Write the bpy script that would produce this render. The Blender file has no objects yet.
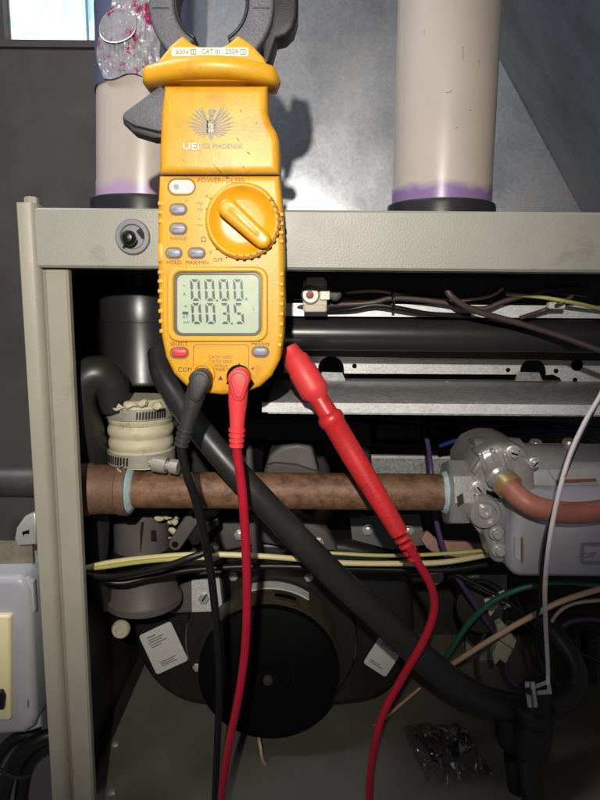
import bpy, bmesh, math, random
from mathutils import Vector, Matrix, Euler, noise
random.seed(7)
R = math.radians
scene = bpy.context.scene
COL = scene.collection

# ------------------------------------------------------------------ camera, world, light, exposure
F = 620.0                      # focal length in pixels of the 600 x 800 photograph
PITCH, ROLL = 9.0, 0.5
cam_d = bpy.data.cameras.new('camera')
cam = bpy.data.objects.new('camera', cam_d); COL.objects.link(cam)
cam_d.sensor_fit = 'VERTICAL'; cam_d.sensor_height = 36.0; cam_d.lens = F / 800 * 36.0
cam_d.clip_start = 0.01; cam_d.clip_end = 60
CR = Euler((R(90 - PITCH), 0, 0)).to_matrix() @ Matrix.Rotation(R(ROLL), 3, 'Z')
cam.rotation_euler = CR.to_euler()
cam.location = (0, 0, 0)
scene.camera = cam

world = bpy.data.worlds.new('World'); scene.world = world; world.use_nodes = True
wb = world.node_tree.nodes['Background']
wb.inputs[0].default_value = (0.76, 0.78, 0.86, 1); wb.inputs[1].default_value = 0.095

def lamp(name, kind, loc, target, energy, color, **kw):
    d = bpy.data.lights.new(name, kind); d.energy = energy; d.color = color
    for k, v in kw.items(): setattr(d, k, v)
    o = bpy.data.objects.new(name, d); COL.objects.link(o); o.location = loc
    o.rotation_euler = (Vector(target) - Vector(loc)).to_track_quat('-Z', 'Y').to_euler()
    return o
# head torch above and behind the phone
lamp('torch_light', 'SPOT', (-0.026, -0.15, 0.132), (-0.105, 0.42, 0.045), 17.0, (1.0, 0.94, 0.84),
     spot_size=R(76), spot_blend=0.85, shadow_soft_size=0.006)
# daylight falling in from the basement window side, high on the left
lamp('window_daylight', 'AREA', (-0.75, 0.22, 1.15), (0.12, 0.72, 0.25), 14.0, (0.86, 0.91, 1.0),
     shape='RECTANGLE', size=0.8, size_y=0.4)

vs = scene.view_settings
vs.view_transform = 'Standard'; vs.look = 'None'; vs.exposure = 0.0; vs.gamma = 1.0; vs.use_curve_mapping = False
scene.cycles.use_denoising = True
scene.cycles.max_bounces = 8

# ------------------------------------------------------------------ pixel <-> place
def P(px, py, Y):
    d = CR @ Vector(((px - 300) / F, -(py - 400) / F, -1.0))
    return d * (Y / d.y)
def U(Y, py=400):
    """size in metres of one photograph pixel on the plane y = Y"""
    return (P(301, py, Y) - P(300, py, Y)).length
def onz(px, py, z):
    d = CR @ Vector(((px - 300) / F, -(py - 400) / F, -1.0))
    return d * (z / d.z)

# ------------------------------------------------------------------ materials
def lin(c):
    return tuple(((v / 255) / 12.92 if v / 255 <= 0.04045 else ((v / 255 + 0.055) / 1.055) ** 2.4) for v in c)
MATS = {}
def primer(name, rgb, lo, hi):
    m = bpy.data.materials[MATS['pvc'].name].copy(); m.name = name; nt = m.node_tree; N = nt.nodes; L = nt.links
    b = N['Principled BSDF']; src = b.inputs['Base Color'].links[0].from_socket
    tc = N.new('ShaderNodeTexCoord'); sp_ = N.new('ShaderNodeSeparateXYZ'); L.new(tc.outputs['Object'], sp_.inputs[0])
    n = N.new('ShaderNodeTexNoise'); n.inputs['Scale'].default_value = 60; n.inputs['Detail'].default_value = 6; L.new(tc.outputs['Object'], n.inputs['Vector'])
    ma = N.new('ShaderNodeMath'); ma.operation = 'MULTIPLY_ADD'; ma.inputs[1].default_value = 0.012; L.new(n.outputs['Fac'], ma.inputs[0]); L.new(sp_.outputs['Z'], ma.inputs[2])
    mr = N.new('ShaderNodeMapRange'); mr.inputs['From Min'].default_value = lo + .006; mr.inputs['From Max'].default_value = hi + .006; mr.inputs['To Min'].default_value = 0.85; mr.inputs['To Max'].default_value = 0.0
    L.new(ma.outputs[0], mr.inputs['Value']); mx = N.new('ShaderNodeMix'); mx.data_type = 'RGBA'; mx.inputs['B'].default_value = (*lin(rgb), 1)
    L.new(mr.outputs[0], mx.inputs['Factor']); L.new(src, mx.inputs['A']); L.new(mx.outputs['Result'], b.inputs['Base Color']); MATS[name] = m
def mat(name, rgb, rough=0.5, metal=0.0, var=0.12, vscale=40, bump=0.0, bscale=900, spec=0.5, coat=0.0,
        spangle=0.0, sscale=120, dirt=None, dscale=30, dlo=0.52, dhi=0.62, rvar=0.08, raw=False, alpha=None, emit=None, streak=None, trans=0):
    m = bpy.data.materials.new(name); m.use_nodes = True
    nt = m.node_tree; N = nt.nodes; L = nt.links
    b = N['Principled BSDF']
    c = rgb if raw else lin(rgb)
    tc = N.new('ShaderNodeTexCoord')
    def noi(scale, detail=4, rough_=0.6, vec=None):
        n = N.new('ShaderNodeTexNoise'); n.inputs['Scale'].default_value = scale
        n.inputs['Detail'].default_value = detail; n.inputs['Roughness'].default_value = rough_
        L.new(vec or tc.outputs['Object'], n.inputs['Vector']); return n
    vec = None
    if streak:
        mp = N.new('ShaderNodeMapping'); mp.inputs['Scale'].default_value = streak
        L.new(tc.outputs['Object'], mp.inputs['Vector']); vec = mp.outputs['Vector']
    n1 = noi(vscale, 5, 0.65, vec)
    ramp = N.new('ShaderNodeValToRGB')
    ramp.color_ramp.elements[0].position = 0.3; ramp.color_ramp.elements[1].position = 0.7
    ramp.color_ramp.elements[0].color = (*[v * (1 - var) for v in c], 1)
    ramp.color_ramp.elements[1].color = (*[min(1, v * (1 + var)) for v in c], 1)
    L.new(n1.outputs['Fac'], ramp.inputs['Fac'])
    out = ramp.outputs['Color']
    if spangle:
        v = N.new('ShaderNodeTexVoronoi'); v.inputs['Scale'].default_value = sscale
        L.new(tc.outputs['Object'], v.inputs['Vector'])
        mx = N.new('ShaderNodeMix'); mx.data_type = 'RGBA'; mx.blend_type = 'OVERLAY'
        mx.inputs['Factor'].default_value = spangle
        bw = N.new('ShaderNodeRGBToBW'); L.new(v.outputs['Color'], bw.inputs[0])
        L.new(out, mx.inputs['A']); L.new(bw.outputs[0], mx.inputs['B']); out = mx.outputs['Result']
    if dirt:
        n2 = noi(dscale, 8, 0.72)
        r2 = N.new('ShaderNodeValToRGB'); r2.color_ramp.elements[0].position = dlo; r2.color_ramp.elements[1].position = dhi
        L.new(n2.outputs['Fac'], r2.inputs['Fac'])
        mx = N.new('ShaderNodeMix'); mx.data_type = 'RGBA'
        L.new(r2.outputs['Color'], mx.inputs['Factor']); L.new(out, mx.inputs['A'])
        mx.inputs['B'].default_value = (*lin(dirt), 1); out = mx.outputs['Result']
    L.new(out, b.inputs['Base Color'])
    b.inputs['Metallic'].default_value = metal
    b.inputs['Specular IOR Level'].default_value = spec
    if coat: b.inputs['Coat Weight'].default_value = coat; b.inputs['Coat Roughness'].default_value = 0.12
    if rvar:
        n3 = noi(vscale * 2.3, 4, 0.6)
        mr = N.new('ShaderNodeMapRange')
        mr.inputs['To Min'].default_value = max(0.03, rough - rvar); mr.inputs['To Max'].default_value = min(1, rough + rvar)
        L.new(n3.outputs['Fac'], mr.inputs['Value']); L.new(mr.outputs[0], b.inputs['Roughness'])
    else: b.inputs['Roughness'].default_value = rough
    if bump:
        n4 = noi(bscale, 3, 0.6)
        bp = N.new('ShaderNodeBump'); bp.inputs['Strength'].default_value = bump; bp.inputs['Distance'].default_value = 0.0004
        L.new(n4.outputs['Fac'], bp.inputs['Height']); L.new(bp.outputs[0], b.inputs['Normal'])
    if alpha is not None: b.inputs['Alpha'].default_value = alpha
    if trans: b.inputs['Transmission Weight'].default_value = trans
    if emit:
        b.inputs['Emission Color'].default_value = (*emit[0], 1); b.inputs['Emission Strength'].default_value = emit[1]
    MATS[name] = m
    return m

mat('meter_yellow', (211, 155, 36), 0.38, var=0.08, vscale=900, bump=0.32, bscale=1100, spec=0.5, dirt=(172, 114, 28), dscale=38, dlo=0.54, dhi=0.80)
mat('meter_dial', (214, 152, 24), 0.34, var=0.06, vscale=300, spec=0.45, bump=0.12, bscale=700, dirt=(180, 118, 20), dscale=60, dlo=0.58, dhi=0.8)
mat('notch_shade_orange', (140, 88, 18), 0.6, var=0.15)  # dial yellow darkened for the shade inside the grip notches
mat('jaw_grey', (84, 85, 92), 0.5, var=0.25, vscale=900, bump=0.9, bscale=900)
mat('jaw_black', (26, 26, 30), 0.5, var=0.1, bump=0.4, bscale=1500)
mat('white_print', (232, 224, 200), 0.5, var=0.06)
mat('print_grey', (120, 96, 52), 0.6, var=0.2, vscale=300)
mat('print_dark', (70, 58, 36), 0.6, var=0.1)
mat('emblem_grey', (134, 130, 112), 0.5, var=0.15, vscale=300)
mat('emblem_red', (190, 80, 50), 0.5)
mat('button_white', (236, 226, 190), 0.45, var=0.03)
mat('button_grey', (132, 134, 146), 0.4, var=0.05)
mat('button_red', (206, 62, 66), 0.4, var=0.05)
mat('lcd', (176, 187, 164), 0.22, var=0.06, vscale=60, spec=0.45)
mat('lcd_rim', (84, 84, 78), 0.35, var=0.05)
mat('segment', (58, 72, 82), 0.4, var=0.05)
mat('rubber_black', (26, 26, 27), 0.48, var=0.15, vscale=60, bump=0.25, bscale=500, dirt=(70, 66, 60), dscale=40, dlo=0.62, dhi=0.85)
mat('hose_black', (40, 39, 38), 0.40, var=0.18, vscale=40, bump=0.2, bscale=300, dirt=(78, 72, 62), dscale=55, dlo=0.60, dhi=0.85)
mat('cable_black', (18, 18, 19), 0.42, var=0.12, bump=0.15, bscale=700)
mat('plug_black', (46, 45, 45), 0.5, var=0.1, bump=0.2, bscale=900)
mat('plug_red', (214, 60, 62), 0.45, var=0.06, bump=0.2, bscale=900)
mat('probe_red', (192, 42, 44), 0.38, var=0.12, vscale=70, bump=0.3, bscale=500, dirt=(110, 26, 30), dscale=120, dlo=0.58, dhi=0.72)
mat('groove_plug_black', (20, 20, 20), 0.6)
mat('groove_plug_red', (140, 26, 34), 0.6)
mat('cable_red', (172, 22, 44), 0.42, var=0.1, bump=0.15, bscale=700)
mat('paint_taupe', (146, 144, 135), 0.42, var=0.06, vscale=18, bump=0.45, bscale=700, spec=0.45, dirt=(116, 110, 98), dscale=22, dlo=0.60, dhi=0.84)
mat('paint_post', (150, 145, 131), 0.45, var=0.07, vscale=14, bump=0.2, bscale=700, spec=0.4, dirt=(112, 102, 86), dscale=16, dlo=0.58, dhi=0.82)
mat('steel_dark', (58, 56, 54), 0.5, metal=0.3, var=0.2, vscale=12, bump=0.2, bscale=300, dirt=(90, 78, 60), dscale=14, dlo=0.55, dhi=0.8)
mat('floor_steel', (132, 128, 118), 0.40, metal=0.2, var=0.12, vscale=9, bump=0.1, bscale=240, dirt=(84, 78, 68), dscale=22, dlo=0.58, dhi=0.8)
mat('galv', (156, 157, 158), 0.42, metal=0.25, var=0.12, vscale=20, spangle=0.35, sscale=420, bump=0.1, bscale=300)
mat('galv_bright', (214, 213, 212), 0.42, metal=0.3, var=0.12, vscale=60, spangle=0.35, sscale=700, bump=0.2, bscale=900)
mat('galv_plenum', (184, 187, 193), 0.30, metal=0.45, var=0.40, vscale=6, spangle=0.12, sscale=330, bump=0.10, bscale=120, dirt=(192, 176, 150), dscale=6, dlo=0.52, dhi=0.72, rvar=0.18)  # oxide blotches, made strong and warm to stand in for reflected light
mat('pvc', (190, 178, 167), 0.30, var=0.05, vscale=14, spec=0.5, dirt=(164, 150, 128), dscale=18, dlo=0.60, dhi=0.84, bump=0.04, bscale=200)
mat('scuff_grey', (118, 106, 100), 0.6, var=0.3, vscale=400)
mat('primer_pale', (186, 158, 190), 0.4, var=0.15, vscale=60)
mat('primer', (134, 100, 158), 0.4, var=0.25, vscale=40)
mat('collar_black', (40, 39, 41), 0.32, var=0.12, vscale=30, spec=0.55, dirt=(74, 72, 70), dscale=60, dlo=0.66, dhi=0.9)
mat('sleeve', (84, 92, 116), 0.28, var=0.22, vscale=22, spec=0.6, bump=0.3, bscale=90)
mat('foil', (200, 197, 204), 0.24, metal=0.55, var=0.2, vscale=120, dirt=(190, 62, 108), dscale=70, dlo=0.53, dhi=0.60, bump=1.0, bscale=260)
mat('foil_plain', (205, 202, 206), 0.25, metal=0.4, var=0.1)
mat('cream_rubber', (192, 183, 156), 0.55, var=0.1, vscale=60, bump=0.4, bscale=500, dirt=(116, 102, 76), dscale=60, dlo=0.54, dhi=0.76)
mat('clamp_steel', (168, 163, 152), 0.38, metal=0.35, var=0.15, vscale=90, bump=0.2, bscale=500)
mat('rust_pipe', (124, 90, 66), 0.58, metal=0.08, var=0.36, vscale=150, bump=0.7, bscale=620, dirt=(82, 58, 44), dscale=120, dlo=0.45, dhi=0.64, streak=(0.3, 1, 1))
mat('rust_fitting', (116, 88, 70), 0.6, metal=0.2, var=0.3, vscale=90, bump=0.8, bscale=380, dirt=(70, 48, 38), dscale=90, dlo=0.48, dhi=0.7)
mat('sealant', (160, 186, 190), 0.6, var=0.15, vscale=200, bump=0.6, bscale=500)
mat('valve_cast', (176, 173, 172), 0.30, metal=0.5, var=0.16, vscale=60, bump=0.5, bscale=420, dirt=(92, 86, 82), dscale=50, dlo=0.56, dhi=0.76)
mat('valve_cover', (158, 156, 162), 0.45, var=0.05, vscale=40, bump=0.2, bscale=900, spec=0.4)
mat('valve_cover_lip', (112, 112, 116), 0.5, var=0.05)
mat('warning_label', (170, 168, 164), 0.4, var=0.1, vscale=200)
mat('label_orange', (128, 80, 50), 0.5, var=0.12)
mat('tube_pink', (158, 98, 82), 0.45, var=0.1, vscale=60, bump=0.15, bscale=400)
mat('brass', (190, 160, 110), 0.35, metal=0.6, var=0.1)
mat('bolt_zinc', (190, 188, 184), 0.32, metal=0.45, var=0.1)
mat('blower_plastic', (34, 33, 33), 0.34, var=0.14, vscale=24, bump=0.2, bscale=420, dirt=(72, 64, 56), dscale=30, dlo=0.60, dhi=0.88)
mat('blower_duct', (88, 82, 80), 0.55, var=0.14, vscale=26, bump=0.3, bscale=420, dirt=(90, 78, 66), dscale=36, dlo=0.6, dhi=0.85)
mat('motor_olive', (70, 63, 47), 0.45, metal=0.12, var=0.22, vscale=60, bump=0.5, bscale=500, dirt=(40, 36, 30), dscale=50, dlo=0.5, dhi=0.75)
mat('motor_black', (4, 4, 5), 0.75, var=0.1, spec=0.15)  # black cap, set darker still to hold the shadow over the motor
mat('label_white', (206, 204, 200), 0.5, var=0.04, vscale=60)
mat('label_ink', (96, 96, 98), 0.6, var=0.1)
mat('plastic_grey', (110, 108, 104), 0.5, var=0.1, vscale=30)
mat('wire_cream', (212, 200, 150), 0.42, var=0.08)
mat('wire_yellowgreen', (178, 176, 104), 0.42, var=0.12)
mat('wire_brown', (74, 58, 56), 0.45, var=0.12)
mat('wire_black', (20, 20, 21), 0.42, var=0.1)
mat('wire_purple', (84, 62, 104), 0.45, var=0.1)
mat('wire_green', (34, 92, 70), 0.42, var=0.1)
mat('wire_tan', (208, 170, 140), 0.42, var=0.08)
mat('wire_white', (206, 196, 196), 0.42, var=0.05, dirt=(196, 70, 90), dscale=260, dlo=0.60, dhi=0.64)
mat('wire_blue', (32, 54, 120), 0.42, var=0.1)
mat('nylon_white', (206, 202, 190), 0.4, var=0.06)
mat('nylon_cream', (186, 180, 156), 0.5, var=0.08)
mat('ceramic', (196, 186, 164), 0.5, var=0.1, vscale=200, bump=0.3, bscale=700)
mat('red_dot', (130, 34, 30), 0.5)
mat('pink_gasket', (170, 130, 118), 0.6, var=0.2, vscale=60, bump=0.5, bscale=300)
mat('cardboard', (70, 58, 42), 0.8, var=0.15, vscale=50)
mat('box_paint', (160, 160, 166), 0.36, var=0.05, vscale=24, spec=0.45, bump=0.08, bscale=500, dirt=(120, 112, 104), dscale=36, dlo=0.64, dhi=0.82)
mat('plate_cream', (222, 208, 164), 0.35, var=0.04)
mat('zinc_rough', (132, 124, 108), 0.6, metal=0.4, var=0.25, vscale=90, bump=0.8, bscale=500)
mat('conduit', (72, 68, 66), 0.5, metal=0.4, var=0.25, vscale=50, bump=0.4, bscale=400)
mat('wall_paint', (112, 104, 100), 0.85, var=0.14, vscale=2.5, bump=0.6, bscale=40, dirt=(88, 80, 78), dscale=3, dlo=0.5, dhi=0.75)
mat('mortar', (150, 160, 166), 0.8, var=0.1)
mat('window_glow', (225, 236, 242), 0.2, var=0.0, rvar=0, emit=((0.86, 0.95, 1.0), 1.05))
mat('window_glow_cool', (190, 220, 236), 0.2, var=0.0, rvar=0, emit=((0.55, 0.76, 0.88), 0.75))
mat('knob_black', (18, 18, 19), 0.25, var=0.05, spec=0.6)
mat('ring_grey', (118, 118, 122), 0.4, var=0.06, metal=0.2)
mat('bag_red', (120, 24, 28), 0.4)
mat('bag_blue', (36, 36, 70), 0.4)

for wn in ('window_glow', 'window_glow_cool'):   # rippled glass: uneven daylight through each block
    nt = MATS[wn].node_tree; N = nt.nodes; b = N['Principled BSDF']
    tc = N.new('ShaderNodeTexCoord'); n = N.new('ShaderNodeTexNoise'); n.inputs['Scale'].default_value = 14; n.inputs['Distortion'].default_value = 1.5
    rp = N.new('ShaderNodeValToRGB'); c_ = b.inputs['Emission Color'].default_value
    rp.color_ramp.elements[0].position = .38; rp.color_ramp.elements[1].position = .56
    rp.color_ramp.elements[0].color = (c_[0] * .62, c_[1] * .82, c_[2] * .9, 1); rp.color_ramp.elements[1].color = (1, 1, 1, 1) if wn == 'window_glow' else (.8, .93, 1, 1)
    nt.links.new(tc.outputs['Object'], n.inputs['Vector']); nt.links.new(n.outputs['Fac'], rp.inputs['Fac']); nt.links.new(rp.outputs['Color'], b.inputs['Emission Color'])
def bag_film():
    m = bpy.data.materials.new('bag_film'); m.use_nodes = True
    nt = m.node_tree; N = nt.nodes; L = nt.links
    N.remove(N['Principled BSDF'])
    t = N.new('ShaderNodeBsdfTransparent'); t.inputs[0].default_value = (0.93, 0.93, 0.94, 1)
    g = N.new('ShaderNodeBsdfGlossy'); g.inputs['Roughness'].default_value = 0.12
    mx = N.new('ShaderNodeMixShader'); lw = N.new('ShaderNodeLayerWeight'); lw.inputs[0].default_value = 0.38
    L.new(lw.outputs['Facing'], mx.inputs[0]); L.new(t.outputs[0], mx.inputs[1]); L.new(g.outputs[0], mx.inputs[2])
    L.new(mx.outputs[0], N['Material Output'].inputs[0]); MATS['bag_film'] = m
bag_film()

# ------------------------------------------------------------------ builders
BASE = {}
def thing(name, loc, label, cat, group=None, kind=None):
    o = bpy.data.objects.new(name, None); COL.objects.link(o); o.location = loc
    o.empty_display_size = 0.02
    o['label'] = label; o['category'] = cat
    if group: o['group'] = group
    if kind: o['kind'] = kind
    BASE[o] = Vector(loc); return o
def tag(o, label, cat=None, group=None, kind=None):
    o['label'] = label
    if cat: o['category'] = cat
    if group: o['group'] = group
    if kind: o['kind'] = kind
    return o
def link(name, bm, m, parent=None, smooth=True, angle=38, bevel=0, seg=2, label=None):
    bmesh.ops.recalc_face_normals(bm, faces=bm.faces[:])
    if parent is not None: base = BASE[parent]
    else:
        xs = [v.co for v in bm.verts]
        base = Vector(((min(c.x for c in xs) + max(c.x for c in xs)) / 2, (min(c.y for c in xs) + max(c.y for c in xs)) / 2, min(c.z for c in xs)))
    for v in bm.verts: v.co -= base
    me = bpy.data.meshes.new(name); bm.to_mesh(me); bm.free()
    if smooth:
        for p in me.polygons: p.use_smooth = True
        me.set_sharp_from_angle(angle=R(angle))
    if m: me.materials.append(MATS[m])
    o = bpy.data.objects.new(name, me); COL.objects.link(o)
    if parent is None: o.location = base
    else: o.parent = parent
    BASE[o] = base
    if bevel:
        b = o.modifiers.new('bevel', 'BEVEL'); b.width = bevel; b.segments = seg; b.limit_method = 'ANGLE'; b.angle_limit = R(40)
        b.harden_normals = False
    if label: o['label'] = label
    return o
def loops(bm, rings, cap=True, closed=True):
    vr = [[bm.verts.new(p) for p in ring] for ring in rings]
    for a, b in zip(vr, vr[1:]):
        n = len(a)
        for i in range(n if closed else n - 1):
            j = (i + 1) % n
            bm.faces.new((a[i], a[j], b[j], b[i]))
    if cap: bm.faces.new(vr[0]); bm.faces.new(list(reversed(vr[-1])))
    return vr
def prism(name, pts, Y, depth, m, parent=None, bevel=0, seg=2, top=1.0, **kw):
    """pts: outline in photograph pixels on the plane y=Y (front), extruded to y=Y+depth"""
    bm = bmesh.new()
    fr = [P(x, y, Y) for x, y in pts]
    loops(bm, [fr, [p + Vector((0, depth, 0)) for p in fr]])
    return link(name, bm, m, parent, bevel=bevel, seg=seg, **kw)
def soft(name, pts, Y, depth, m, parent=None, r=0.003, seg=4, **kw):
    """prism with a rounded front edge made by insetting the outline in steps"""
    bm = bmesh.new()
    fr = [P(x, y, Y) for x, y in pts]
    n = len(fr); A = 0
    for i in range(n): A += fr[i].x * fr[(i + 1) % n].z - fr[(i + 1) % n].x * fr[i].z
    sgn = 1 if A > 0 else -1
    def inset(d):
        out = []
        for i in range(n):
            a, b, c = fr[i - 1], fr[i], fr[(i + 1) % n]
            e1 = Vector((b.x - a.x, b.z - a.z)); e2 = Vector((c.x - b.x, c.z - b.z))
            if e1.length < 1e-9: e1 = e2
            if e2.length < 1e-9: e2 = e1
            e1.normalize(); e2.normalize()
            n1 = Vector((-e1.y, e1.x)) * sgn; n2 = Vector((-e2.y, e2.x)) * sgn
            k = n1 + n2
            if k.length < 1e-6: k = n1
            k.normalize(); s = d / max(0.5, k.dot(n1))
            out.append(Vector((b.x + k.x * s, b.y, b.z + k.y * s)))
        return out
    rings = []
    for i in range(seg + 1):
        t = i / seg * math.pi / 2
        ring = inset(r * (1 - math.sin(t)))
        rings.append([p + Vector((0, r * (1 - math.cos(t)), 0)) for p in ring])
    rings.append([p + Vector((0, depth, 0)) for p in fr])
    loops(bm, rings)
    return link(name, bm, m, parent, **kw)
def frame(name, outer, inner, Y, depth, m, parent=None, bevel=0, **kw):
    bm = bmesh.new()
    a = [P(x, y, Y) for x, y in outer]; b = [P(x, y, Y) for x, y in inner]
    D = Vector((0, depth, 0))
    rings = [a, b, [p + D for p in b], [p + D for p in a]]
    vr = [[bm.verts.new(p) for p in r] for r in rings]; n = len(a)
    for k in range(4):
        r1, r2 = vr[k], vr[(k + 1) % 4]
        for i in range(n): bm.faces.new((r1[i], r1[(i + 1) % n], r2[(i + 1) % n], r2[i]))
    return link(name, bm, m, parent, bevel=bevel, **kw)
def rrect(x0, y0, x1, y1, r, n=5):
    out = []
    for cx, cy, a0 in ((x1 - r, y0 + r, -90), (x1 - r, y1 - r, 0), (x0 + r, y1 - r, 90), (x0 + r, y0 + r, 180)):
        for i in range(n + 1):
            a = R(a0 + 90 * i / n); out.append((cx + r * math.cos(a), cy + r * math.sin(a)))
    return out
def oval(cx, cy, rx, ry=None, n=28, a0=0):
    ry = rx if ry is None else ry
    return [(cx + rx * math.cos(2 * math.pi * i / n + a0), cy + ry * math.sin(2 * math.pi * i / n + a0)) for i in range(n)]
def capsule(x0, y0, x1, y1, r0, r1=None, n=8):
    r1 = r0 if r1 is None else r1
    a = math.atan2(y1 - y0, x1 - x0); out = []
    for i in range(n + 1):
        t = a + math.pi / 2 + math.pi * i / n; out.append((x0 + r0 * math.cos(t), y0 + r0 * math.sin(t)))
    for i in range(n + 1):
        t = a - math.pi / 2 + math.pi * i / n; out.append((x1 + r1 * math.cos(t), y1 + r1 * math.sin(t)))
    return out
def spline(pts, k=6):
    """Catmull-Rom through pixel control points"""
    p = [Vector(q) for q in pts]; p = [p[0] * 2 - p[1]] + p + [p[-1] * 2 - p[-2]]; out = []
    for i in range(1, len(p) - 2):
        for j in range(k):
            t = j / k; a, b, c, d = p[i - 1:i + 3]
            out.append(0.5 * (2 * b + (c - a) * t + (2 * a - 5 * b + 4 * c - d) * t * t + (3 * b - a - 3 * c + d) * t ** 3))
    out.append(p[-2]); return out
def box(name, x0, x1, y0, y1, z0, z1, m, parent=None, bevel=0, **kw):
    bm = bmesh.new()
    loops(bm, [[Vector((x, y, z0)) for x, y in ((x0, y0), (x1, y0), (x1, y1), (x0, y1))], [Vector((x, y, z1)) for x, y in ((x0, y0), (x1, y0), (x1, y1), (x0, y1))]])
    return link(name, bm, m, parent, bevel=bevel, **kw)
def axes(a):
    a = a.normalized(); u = a.cross(Vector((0, 0, 1)))
    if u.length < 1e-3: u = a.cross(Vector((1, 0, 0)))
    u.normalize(); return u, a.cross(u).normalized()
def tube_bm(bm, pts, rad, n=12, cap=True):
    rings = []; prev = None
    for i, p in enumerate(pts):
        t = (pts[min(i + 1, len(pts) - 1)] - pts[max(i - 1, 0)]).normalized()
        if prev is None: u, v = axes(t)
        else:
            u = prev - t * prev.dot(t); u.normalize(); v = t.cross(u)
        prev = u; r = rad[i] if isinstance(rad, (list, tuple)) else rad
        rings.append([p + (u * math.cos(2 * math.pi * k / n) + v * math.sin(2 * math.pi * k / n)) * r for k in range(n)])
    loops(bm, rings, cap=cap)
def tube(name, pix, rad, m, parent=None, n=12, k=6, sm=True, **kw):
    """pix: (px, py, Y) control points; rad in metres"""
    w = [P(*q) for q in pix]
    pts = spline(w, k) if sm and len(w) > 2 else w
    if isinstance(rad, (list, tuple)):
        m_ = len(pts) - 1
        rr = []
        for i in range(len(pts)):
            f = i / m_ * (len(rad) - 1); a = int(min(f, len(rad) - 2)); rr.append(rad[a] + (rad[a + 1] - rad[a]) * (f - a))
        rad = rr
    bm = bmesh.new(); tube_bm(bm, pts, rad, n)
    return link(name, bm, m, parent, **kw)
def lathe(name, o, axis, prof, m, parent=None, n=32, **kw):
    """prof: (distance along axis, radius)"""
    o = Vector(o); axis = Vector(axis).normalized(); u, v = axes(axis)
    bm = bmesh.new(); rings = []
    for t, r in prof:
        r = max(r, 1e-5)
        rings.append([o + axis * t + (u * math.cos(2 * math.pi * k / n) + v * math.sin(2 * math.pi * k / n)) * r for k in range(n)])
    loops(bm, rings)
    return link(name, bm, m, parent, **kw)
def knob(name, px, py, Y, prof, m, parent=None, n=24, **kw):
    """turned piece facing the viewer; prof (height towards viewer m, radius px)"""
    u = U(Y, py)
    return lathe(name, P(px, py, Y), (0, -1, 0), [(h, r * u) for h, r in prof], m, parent, n, **kw)
def text(name, s, px, py, hpx, Y, m, parent, rot=0, sx=1.0, align='CENTER', bold=0):
    cu = bpy.data.curves.new('t', 'FONT'); cu.body = s; cu.align_x = align; cu.align_y = 'CENTER'
    cu.size = hpx * U(Y, py) / 0.70; cu.resolution_u = 2; cu.offset = bold * U(Y, py); cu.extrude = 0.00004
    o = bpy.data.objects.new('t', cu); COL.objects.link(o)
    bpy.context.view_layer.update()
    me = bpy.data.meshes.new_from_object(o.evaluated_get(bpy.context.evaluated_depsgraph_get()))
    bpy.data.objects.remove(o)
    bm = bmesh.new(); bm.from_mesh(me); bpy.data.meshes.remove(me)
    c = P(px, py, Y); ca, sa = math.cos(R(rot)), math.sin(R(rot))
    for v in bm.verts:
        x, z, d = v.co.x * sx, v.co.y, v.co.z
        v.co = Vector((c.x + x * ca - z * sa, c.y - d, c.z + x * sa + z * ca))
    return link(name, bm, m, parent, smooth=False)
def rough(o, amp, scale, seed=0):
    for v in o.data.vertices:
        q = v.co * scale + Vector((seed, seed * 2, 0))
        v.co += Vector(noise.noise_vector(q)) * amp

# ------------------------------------------------------------------ the room behind
def Zp(py, Y): return P(300, py, Y).z
def Xp(px, py, Y): return P(px, py, Y).x
YW = 1.7
wall = box('wall', -3.0, 3.0, YW, YW + 0.12, -2.4, Zp(48, YW), 'wall_paint'); wall['kind'] = 'structure'
WX0 = Xp(4, 30, YW)
wl = box('wall_left', -3.0, WX0, YW, YW + 0.12, Zp(48, YW) + 0.0005, 1.6, 'wall_paint'); wl['kind'] = 'structure'
win = thing('glass_block_window', P(50, 48, YW), 'bright glass block basement window glowing white above the dark wall', 'window')
zs = Zp(48, YW)
x0 = Xp(6, 20, YW); bw = Xp(82, 20, YW) - x0
for i in range(4):
    for j in range(2):
        a = x0 + i * (bw + 0.008); z0 = zs + 0.012 + j * (bw + 0.008)
        box('glass_block', a, a + bw, YW + 0.02, YW + 0.09, z0, z0 + bw, 'window_glow' if (i + j) % 2 == 0 else 'window_glow_cool', win, bevel=0.008, seg=3)
box('mortar_bed', WX0 + 0.001, x0 + 4 * (bw + .008), YW + 0.03, YW + 0.08, zs + 0.001, zs + 2 * bw + 0.04, 'mortar', win)
box('sill', WX0 - 0.1, x0 + 4 * (bw + .008), YW - 0.01, YW + 0.11, zs - 0.006, zs + 0.0105, 'wall_paint', win)

# ------------------------------------------------------------------ sheet metal plenum above the furnace
YP = 0.72
ple = thing('sheet_metal_plenum', P(400, 230, YP), 'bluish galvanised sheet metal plenum standing behind the white vent pipes', 'plenum')
bm = bmesh.new()
A = [P(194, 240, YP), P(592, 232, YP), P(470, 5, YP), P(300, -330, YP), P(194, -330, YP)]
loops(bm, [A, [p + Vector((0, 0.0012, 0)) for p in A]])
link('front_panel', bm, 'galv_plenum', ple)
bm = bmesh.new()
b0, b1, b2 = P(592.3, 232, YP), P(470.3, 5, YP), P(300.3, -330, YP)
B = [b0, b0 + Vector((1.02, 0.95, 0)), b2 + Vector((1.02, 0.95, 0)), b2, b1]  # facet bent back from the torch so the wedge beyond the diagonal stays dark
loops(bm, [B, [p + Vector((0.0012, 0.0012, 0)) for p in B]])
link('slanted_panel', bm, 'galv_plenum', ple)
sx = Xp(194, 100, YP)
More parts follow.
